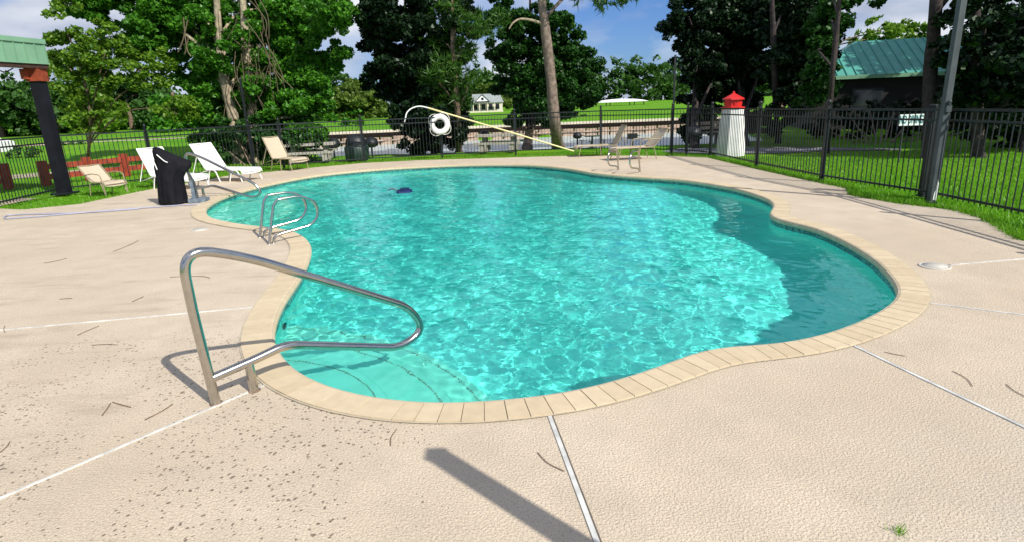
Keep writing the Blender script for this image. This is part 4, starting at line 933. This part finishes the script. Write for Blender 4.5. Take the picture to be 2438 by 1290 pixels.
# tall pine with bare leaning trunk in the middle
pb = (2.031, 23.842)
pt = tree('pine_tree', 'tall pine with bare pinkish-brown leaning trunk at centre right', pb, [(1.797, 22.4, 0.863), (1.653, 22.3, 2.628), (1.473, 22.2, 4.305), (1.353, 22.1, 5.633), (1.267, 22.0, 9.104)], [.24, .205, .185, .165, .14, .08], M['pinebark'],
     [(0.167, 22.594, 7.212, 0.981), (1.633, 22.719, 8.09, 1.151), (2.84, 21.073, 6.624, 0.915), (-0.558, 22.892, 4.321, 0.497), (-0.079, 21.182, 4.496, 0.399), (-1.436, 21.681, 3.402, 0.157), (2.702, 22.222, 5.475, 0.772), (3.522, 22.836, 5.006, 0.43), (4.194, 21.68, 5.002, 0.471), (0.711, 22.848, 6.062, 0.827)], M['needle'], .30, 20, 41, limbs=5, pine=True)
mb = MB(); mb.tube(smooth_path([Vector(p)-Vector((*pb, 0)) for p in [(1.459, 22.2, 4.305), (1.071, 22.0, 4.43), (0.632, 21.8, 4.473), (0.368, 21.7, 4.35), (0.216, 21.6, 4.144)]], 5), [.055-.0016*i for i in range(21)], 8); mb.obj('bare_limb', M['palebark'], pt)
tree('oak_tree', 'dark green tree spreading behind the leaning pine trunk', (0.836, 25.312), [(1.058, 27.0, 1.104), (1.173, 27.0, 3.21), (1.196, 27.0, 5.886)], [.2, .17, .13, .04], M['darkbark'],
     [(0.347, 27.09, 5.356, 1.079), (0.028, 26.625, 4.071, 0.964), (0.894, 26.634, 3.368, 1.157), (0.749, 26.355, 4.594, 0.954), (1.738, 26.156, 2.468, 1.136), (1.053, 26.298, 1.899, 1.047), (1.853, 27.378, 4.073, 0.991), (1.642, 27.993, 1.342, 0.811), (2.459, 26.323, 2.191, 0.953), (1.619, 26.097, 5.095, 0.756), (0.056, 27.973, 2.5, 0.608), (2.458, 27.067, 3.683, 1.176), (3.33, 26.812, 3.035, 0.97), (3.553, 26.475, 2.154, 0.862), (2.998, 27.188, 1.747, 0.984), (2.191, 27.653, 1.325, 0.801), (2.551, 26.911, 4.841, 0.877), (0.462, 26.844, 1.129, 0.544)], M['leaf_deep'], .15, 1900, 51, limbs=6, sub=27)
tree('oak_tree', 'low reddish shrub-like tree on the lake bank left of the pine trunk', (0.978, 25.779), [(0.999, 26.0, 0.427), (0.973, 26.0, 0.778)], [.06, .05, .02], M['darkbark'],
     [(0.776, 25.733, 0.482, 0.373), (1.248, 26.25, 0.548, 0.342)], M['vine'], .12, 500, 52, limbs=2)
# right-hand group
tree('cedar_tree', 'dark cedar at the left edge of the right-hand grove', (6.472, 20.867), [(7.727, 25.0, 1.391), (7.783, 25.0, 3.799), (7.747, 25.0, 6.233)], [.16, .14, .1, .04], M['darkbark'],
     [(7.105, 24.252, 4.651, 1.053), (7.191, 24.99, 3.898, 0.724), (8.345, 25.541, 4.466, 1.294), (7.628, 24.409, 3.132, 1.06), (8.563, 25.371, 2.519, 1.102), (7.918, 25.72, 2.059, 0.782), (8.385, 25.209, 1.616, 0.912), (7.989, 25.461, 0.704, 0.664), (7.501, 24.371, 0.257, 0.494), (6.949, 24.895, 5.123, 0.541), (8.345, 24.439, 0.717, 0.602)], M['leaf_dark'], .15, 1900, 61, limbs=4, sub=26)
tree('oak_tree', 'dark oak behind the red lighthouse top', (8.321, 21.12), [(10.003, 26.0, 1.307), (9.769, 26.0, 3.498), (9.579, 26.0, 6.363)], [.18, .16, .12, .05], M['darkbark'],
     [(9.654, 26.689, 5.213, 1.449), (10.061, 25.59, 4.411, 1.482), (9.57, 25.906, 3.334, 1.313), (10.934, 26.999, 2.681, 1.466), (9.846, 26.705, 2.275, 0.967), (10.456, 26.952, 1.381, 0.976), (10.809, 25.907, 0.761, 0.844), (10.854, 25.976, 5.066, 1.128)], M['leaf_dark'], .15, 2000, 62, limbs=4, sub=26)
tree('oak_tree', 'tall oak with pale patched trunk right of the lighthouse', (9.937, 22.066), [(8.778, 20.0, 1.741), (8.607, 20.0, 3.158), (8.443, 20.0, 4.52), (8.317, 20.0, 5.595)], [.11, .09, .085, .07, .04], M['darkbark'],
     [(9.323, 20.959, 4.259, 1.138), (9.577, 20.458, 3.421, 1.111), (8.929, 20.082, 2.645, 0.945), (9.892, 20.308, 2.234, 0.882), (9.166, 19.793, 1.528, 0.716), (9.961, 20.254, 4.013, 0.953), (10.743, 21.477, 3.08, 0.7), (9.543, 21.42, 0.749, 0.558)], M['leaf_dark'], .145, 1900, 63, limbs=2, sub=26)
tree('oak_tree', 'slim dark tree overhanging the left end of the green roof', (9.334, 17.474), [(8.735, 16.5, 1.885), (8.731, 16.5, 2.939), (8.704, 16.5, 4.353)], [.06, .06, .07, .04], M['darkbark'],
     [(9.626, 18.652, 3.638, 0.621), (9.663, 18.499, 4.239, 0.616), (9.342, 18.306, 2.862, 0.53), (9.2, 18.007, 2.152, 0.495), (9.647, 18.227, 2.497, 0.317), (10.128, 18.838, 3.932, 0.3), (10.345, 18.941, 4.17, 0.274), (10.79, 18.334, 4.15, 0.186), (9.432, 18.843, 1.569, 0.491), (9.852, 18.83, 1.8, 0.3)], M['leaf_deep'], .14, 1600, 64, limbs=3, sub=26)
tree('pine_tree', 'thick dark pine trunk right of the green roof', (10.625, 14.995), [(10.897, 15.8, 1.782), (10.827, 15.8, 2.795), (10.691, 15.8, 4.343), (10.43, 15.8, 6.512)], [.18, .165, .15, .14, .10], M['darkbark'],
     [(11.046, 15.811, 4.613, 0.687), (10.196, 15.762, 5.272, 0.685), (11.791, 15.915, 4.327, 0.691)], M['needle'], .28, 18, 65, limbs=3, pine=True)
tree('oak_tree', 'dark leafy tree filling the top right corner', (11.737, 14.86), [(11.524, 15.0, 1.536), (11.258, 15.0, 2.89), (11.033, 15.0, 4.353)], [.15, .13, .11, .05], M['darkbark'],
     [(10.604, 14.781, 2.236, 0.407), (11.266, 15.327, 1.753, 0.444), (10.35, 14.649, 2.608, 0.297), (11.132, 14.977, 2.229, 0.477), (11.127, 15.432, 1.912, 0.335), (11.078, 15.305, 3.403, 0.554), (11.155, 14.67, 3.04, 0.743), (12.648, 15.713, 3.307, 0.91), (11.106, 15.24, 2.635, 0.353), (11.846, 15.129, 2.31, 0.821), (11.828, 14.219, 2.154, 0.823), (11.521, 15.075, 1.587, 0.6), (12.01, 14.601, 1.317, 0.74), (13.264, 15.275, 1.478, 0.774), (12.764, 14.941, 3.015, 0.865), (11.625, 15.507, 1.029, 0.292)], M['leaf_dark'], .17, 1100, 66, limbs=8, sub=22)
tree('oak_tree', 'dark understory tree behind the fence at the right edge', (13.535, 15.623), [(14.477, 17.0, 1.132), (14.258, 17.0, 2.249)], [.1, .08, .03], M['darkbark'],
     [(14.067, 17.236, 0.57, 0.561), (15.074, 17.476, 0.76, 0.759), (13.119, 16.757, 0.45, 0.364), (15.631, 17.231, 1.089, 0.998), (14.653, 17.381, 0.01, 0.377)], M['leaf_dark'], .16, 1000, 67, limbs=4, sub=20)
tree('ash_tree', 'sunlit yellow-green tree rising behind the green roof', (16.6, 37), [(16.6, 37, 3), (16.5, 37, 5.5)], [.2, .15, .05], M['bark'],
     [(21.32, 37.025, 4.596, 1.126), (21.794, 36.26, 4.954, 1.05), (23.293, 37.049, 4.759, 1.126), (24.441, 37.092, 4.722, 1.02), (24.956, 36.801, 4.095, 0.959), (20.914, 37.262, 3.931, 0.917), (22.154, 37.23, 3.883, 1.213), (23.342, 36.529, 3.783, 1.19)], M['leaf_yellow'], .26, 420, 68, limbs=6, sub=14)
# trees left and behind
for i, (Y, cl, lm_, lab, ba) in enumerate([(52, [(-43.877, 52.117, 3.333, 2.264), (-40.57, 50.665, 3.374, 1.76), (-41.509, 53.346, 2.547, 1.738), (-44.282, 53.75, 1.579, 1.751), (-39.599, 51.909, 1.463, 1.503)], 'leaf_far', 'broad green tree at the far left edge', (-42.765, 52.0)), (56, [(-41.98, 56.766, 3.638, 1.438), (-40.084, 56.879, 3.865, 1.647), (-41.309, 56.921, 2.121, 1.731), (-37.302, 54.687, 2.734, 1.584), (-42.994, 57.121, 1.423, 1.241)], 'leaf_far', 'rounded green tree right of the dark column', (-41.091, 56.0)), (50, [(-33.63, 50.323, 3.444, 1.239), (-33.263, 50.662, 2.273, 1.394), (-34.191, 49.683, 1.332, 1.223), (-32.347, 50.495, 1.237, 1.17)], 'leaf_yellow', 'yellow-green tree in the left background', (-33.615, 50.0)), (60, [(-37.992, 61.099, 4.515, 1.681), (-35.702, 60.547, 4.025, 1.841), (-37.503, 60.882, 2.307, 2.027), (-33.435, 58.11, 2.189, 1.851), (-32.522, 58.64, 3.303, 1.528)], 'leaf_far', 'tall green tree in the middle of the left background', (-36.645, 60.0)), (48, [(-25.865, 47.764, 2.033, 1.383), (-25.117, 48.6, 1.351, 1.407), (-25.941, 46.876, 0.801, 1.154), (-24.311, 48.744, 0.667, 1.2)], 'leaf_mid', 'green tree partly behind the sweetgum lower branches', (-25.7, 48.0)), (72, [(-17.35, 72.523, 3.557, 2.1), (-19.211, 70.167, 3.128, 1.93), (-18.65, 71.886, 1.472, 2.342), (-15.665, 70.905, 2.075, 2.053), (-20.609, 70.217, 1.565, 1.728), (-14.518, 70.534, 0.632, 1.532)], 'leaf_willow', 'pale olive willow seen between sweetgum and dark evergreen', (-18.1, 72.0)), (96, [(-2.764, 95.269, 3.603, 2.345), (-5.365, 94.726, 2.884, 1.92), (-0.543, 94.773, 2.396, 1.921), (-4.758, 94.143, 1.619, 1.636)], 'leaf_willow', 'pale olive tree behind the lake house', (-2.916, 96.0)), (66, [(-22.576, 65.861, 2.559, 1.907), (-24.805, 65.521, 1.778, 1.897), (-21.171, 66.447, 0.971, 1.732), (-28.28, 66.361, 1.897, 1.729)], 'leaf_far', 'green tree behind the sweetgum trunks', (-23.432, 66.0))]):
    tree('broadleaf_tree', lab, ba, [(ba[0], ba[1], 2.0), (ba[0], ba[1], 3.6)], [.25, .2, .1], M['bark'], cl, M[lm_], .42, 150, 80+i, limbs=3, sub=9, spread=.62)
def shrub(label, cl, lm_, leaf, per, seed, base, group=None):
    s_ = thing('shrub', label, 'shrub', (*base, 0), 0, group); loc = [(c[0]-base[0], c[1]-base[1], c[2], c[3]) for c in cl]
    leaves('foliage', clump_points(loc, per, seed, 20, .3), leaf, M[lm_], s_, seed)
    mb = MB(); rr_ = random.Random(seed)
    for c in loc: mb.tube([(c[0]*.3, c[1]*.3, -.05), (c[0]*.7, c[1]*.7, c[2]*.6), c[:3]], [.03, .02, .01], 5)
    mb.obj('stem', M['bark'], s_)
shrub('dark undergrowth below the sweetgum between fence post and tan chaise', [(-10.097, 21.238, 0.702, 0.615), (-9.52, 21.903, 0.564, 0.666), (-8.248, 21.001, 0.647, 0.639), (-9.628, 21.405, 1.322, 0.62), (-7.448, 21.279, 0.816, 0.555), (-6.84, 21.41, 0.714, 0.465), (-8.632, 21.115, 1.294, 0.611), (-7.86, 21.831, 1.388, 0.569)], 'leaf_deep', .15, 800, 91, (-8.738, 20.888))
shrub('bright green bush left of the centre lake view', [(-9.021, 35.899, 1.312, 0.624), (-9.54, 35.629, 1.1, 0.516), (-8.552, 36.091, 1.051, 0.47)], 'leaf_mid', .2, 400, 92, (-11.634, 45.761))
shrub('light green bush beside the picnic table', [(-7.53, 23.257, 0.479, 0.37), (-7.202, 23.527, 0.529, 0.341), (-7.911, 23.404, 0.404, 0.271)], 'leaf_mid', .14, 700, 93, (-7.831, 24.011))
shrub('rounded green bush beyond the left fence', [(-23.652, 33.049, 0.474, 0.431), (-24.296, 33.275, 0.372, 0.385), (-23.325, 33.191, 0.341, 0.384)], 'leaf_far', .16, 600, 94, (-25.21, 35.093))
shrub('low dark bush at the far left beyond the fence', [(-22.19, 27.951, 0.416, 0.405), (-22.891, 28.188, 0.309, 0.367), (-21.834, 28.085, 0.316, 0.325)], 'leaf_far', .16, 600, 95, (-23.344, 29.288))
shrub('dark hedge in front of the brown building', [(13.213, 22.843, 0.421, 0.562), (14.01, 22.571, 0.324, 0.556), (15.318, 23.115, 0.256, 0.502), (16.41, 23.077, 0.294, 0.601), (12.8, 23.549, 0.414, 0.58), (11.994, 23.562, 0.365, 0.512), (12.828, 23.13, 1.015, 0.569), (13.604, 22.821, 0.989, 0.595), (14.96, 23.472, 0.996, 0.578), (15.14, 22.401, 0.935, 0.551), (16.941, 22.53, 0.444, 0.652), (18.835, 23.079, 0.204, 0.735)], 'leaf_dark', .17, 800, 96, (11.96, 19.157))
shrub('dark shrub on the far lake bank left of the pine trunk', [(5.127, 48.115, 0.395, 0.836), (4.089, 47.641, 0.285, 0.759), (6.123, 48.129, 0.422, 0.557), (3.152, 48.391, 0.236, 0.561)], 'leaf_deep', .24, 420, 97, (4.778, 48.0, -0.071)[:2])
# far wood as one mass
rs_ = np.random.RandomState(77); cl = []
for k in range(150):
    u = k/150; x = -170+u*400; y = 175-20*math.cos(u*3)+rs_.uniform(-10, 10); h = rs_.uniform(8.5, 13)
    for j in range(3): cl.append((x+rs_.uniform(-2, 2), y, h*(.35+.3*j)*rs_.uniform(.9, 1.08), (3.6-.7*j)*rs_.uniform(.8, 1.2)))
fw = leaves('far_wood', clump_points(cl, 9, 7, 2.2, 1.0, 1.1), 1.15, M['leaf_far'], None, 78); tag(fw, 'far tree line beyond the green field', 'wood', kind='stuff')
# shade trees to the right of the frame
for i, (x, y) in enumerate([(18.0, 13.5), (22.5, 12.5), (21, 18), (27, 15), (25, 24), (17.5, 19.5)]):
    rr_ = random.Random(i); cl = [(x+rr_.uniform(-2, 2), y+rr_.uniform(-2, 2), rr_.uniform(5, 11), rr_.uniform(1.4, 2.2)) for _ in range(9)]
    tree('shade_tree', ['broad shade tree right of the lawn outside the picture', 'second shade tree behind the right lawn', 'shade tree at the right rear of the lawn', 'outermost shade tree far to the right', 'shade tree beyond the brown building', 'shade tree between lawn and brown building'][i], (x, y), [(x, y, 4), (x, y, 9)], [.28, .22, .08], M['darkbark'], cl, M['leaf_deep'], .38, 130, 120+i, limbs=5, sub=7, spread=.6, group='shade trees right of the lawn')

# ------------------------------------------------------------------ grass blades, tuft, twigs
rs_ = np.random.RandomState(5)
def blades(name, P, h, w, m, z0=-.045):
    n = len(P); a = rs_.uniform(0, 6.28, n); hh = h*rs_.uniform(.5, 1.3, n); lean = rs_.normal(0, .35, (n, 2))*hh[:, None]
    ex = np.stack([np.cos(a), np.sin(a)], 1)*w/2*rs_.uniform(.7, 1.4, n)[:, None]
    V = np.zeros((n, 3, 3)); V[:, 0, :2] = P-ex; V[:, 1, :2] = P+ex; V[:, 2, :2] = P+lean; V[:, :, 2] = z0; V[:, 2, 2] = z0+hh
    return link(name, fast_mesh(name, V.reshape(-1, 3), 3), m)
def scatter(n, x0, x1, y0, y1): return np.stack([rs_.uniform(x0, x1, n), rs_.uniform(y0, y1, n)], 1)
P1 = scatter(150000, 5.2, 13.5, 5.5, 17); P1 = P1[~inside(P1, EDGE)]; P1 = P1[rs_.rand(len(P1)) < np.clip(9/np.hypot(P1[:,0], P1[:,1]), 0, 1)**1.5]
P2 = scatter(60000, -12.5, 5.6, 12.5, 23.5); P2 = P2[(~inside(P2, EDGE)) & (dist_to(P2, EDGE) < 1.6)]
P3 = scatter(40000, -20, -8, 12, 24); P3 = P3[(~inside(P3, EDGE)) & (np.hypot(P3[:,0]+11.6, P3[:,1]-12) > 2.4)]
tag(blades('lawn_grass', np.concatenate([P1, P2, P3]), .055, .013, M['blade']), 'short green grass blades along the fences and right lawn', 'grass', kind='stuff')
E_ = []
DEp = np.array(EDGE[2:-3]);
for i in range(len(DEp)-1):
    L_ = np.hypot(*(DEp[i+1]-DEp[i])); k = int(L_*(520 if DEp[i][0] > 5 else 260)); t = rs_.rand(k)[:, None]; q = DEp[i]*(1-t)+DEp[i+1]*t
    tt = (DEp[i+1]-DEp[i])/L_; nn_ = np.array([-tt[1], tt[0]])
    s_ = rs_.normal(.01, .035, k)[:, None]; E_.append(q+nn_*s_)
E_ = np.concatenate(E_); tag(blades('edge_grass', E_, .085, .012, M['blade'], -.01), 'ragged grass fringe creeping over the deck edge', 'grass', kind='stuff')
tp = (1.457, 1.923); Pt = rs_.normal(0, .018, (30, 2))+np.array(tp); o = blades('grass_tuft', Pt, .035, .004, M['blade'], 0.0); tag(o, 'small grass tuft growing from the near right deck', 'grass tuft')
tw = [((-0.653, 2.675), (-0.65, 2.838)), ((0.092, 2.564), (0.205, 2.403)), ((2.646, 3.264), (2.615, 3.066)), ((2.816, 3.076), (2.796, 2.924)), ((2.424, 3.578), (2.512, 3.502)), ((-3.513, 4.485), (-3.475, 4.688)), ((-3.243, 4.25), (-3.046, 4.239)), ((-4.34, 4.781), (-4.198, 4.611)), ((-2.714, 2.755), (-2.747, 2.861)), ((-3.595, 5.343), (-3.577, 5.494)), ((-4.409, 5.518), (-4.295, 5.531)), ((-2.416, 3.115), (-2.465, 3.271)), ((-2.461, 3.281), (-2.303, 3.206)), ((-2.126, 3.046), (-2.064, 3.228)), ((-5.71, 7.048), (-5.591, 7.276)), ((-3.469, 6.183), (-3.217, 6.083)), ((-5.195, 7.568), (-5.259, 8.227)), ((-3.696, 6.182), (-3.543, 6.193)), ((0.473, 2.393), (0.473, 2.393))]
labs = ['pine twig left of the post shadow in the foreground', 'pine twig beside the near joint strip', 'curved pine twig below the right joint strip', 'pine twig at the lower right picture edge', 'pine twig just below the right coping', 'long pine twig above the worn patch at the left', 'flat pine twig below the left joint line', 'tiny twig at the left picture edge on the joint line', 'dark twig at the lower left picture edge', 'short pine twig above the left joint line', 'tiny pine twig on the far left of the deck', 'bent twig in the middle of the worn patch', 'thin twig touching the bent one in the worn patch', 'pine twig just above the lower left joint', 'faint twig high on the left deck', 'twig beside the bend of the near handrail', 'long twig on the upper left stained deck', 'small twig left of the near handrail bend']
for i, (a, b_) in enumerate(tw[:18]):
    a = Vector((*a, .005)); b_ = Vector((*b_, .005)); d = b_-a; n_ = Vector((-d.y, d.x, 0)); rr_ = random.Random(i)
    mb = MB(); mb.tube(smooth_path([-d/2, n_*rr_.uniform(-.12, .12), d/2], 5), .0022 if i < 9 else .0028, 5)
    o = mb.obj('pine_twig', M['twig']); o.location = (a+b_)/2; tag(o, labs[i], 'twig', 'dry pine twigs scattered on the deck')
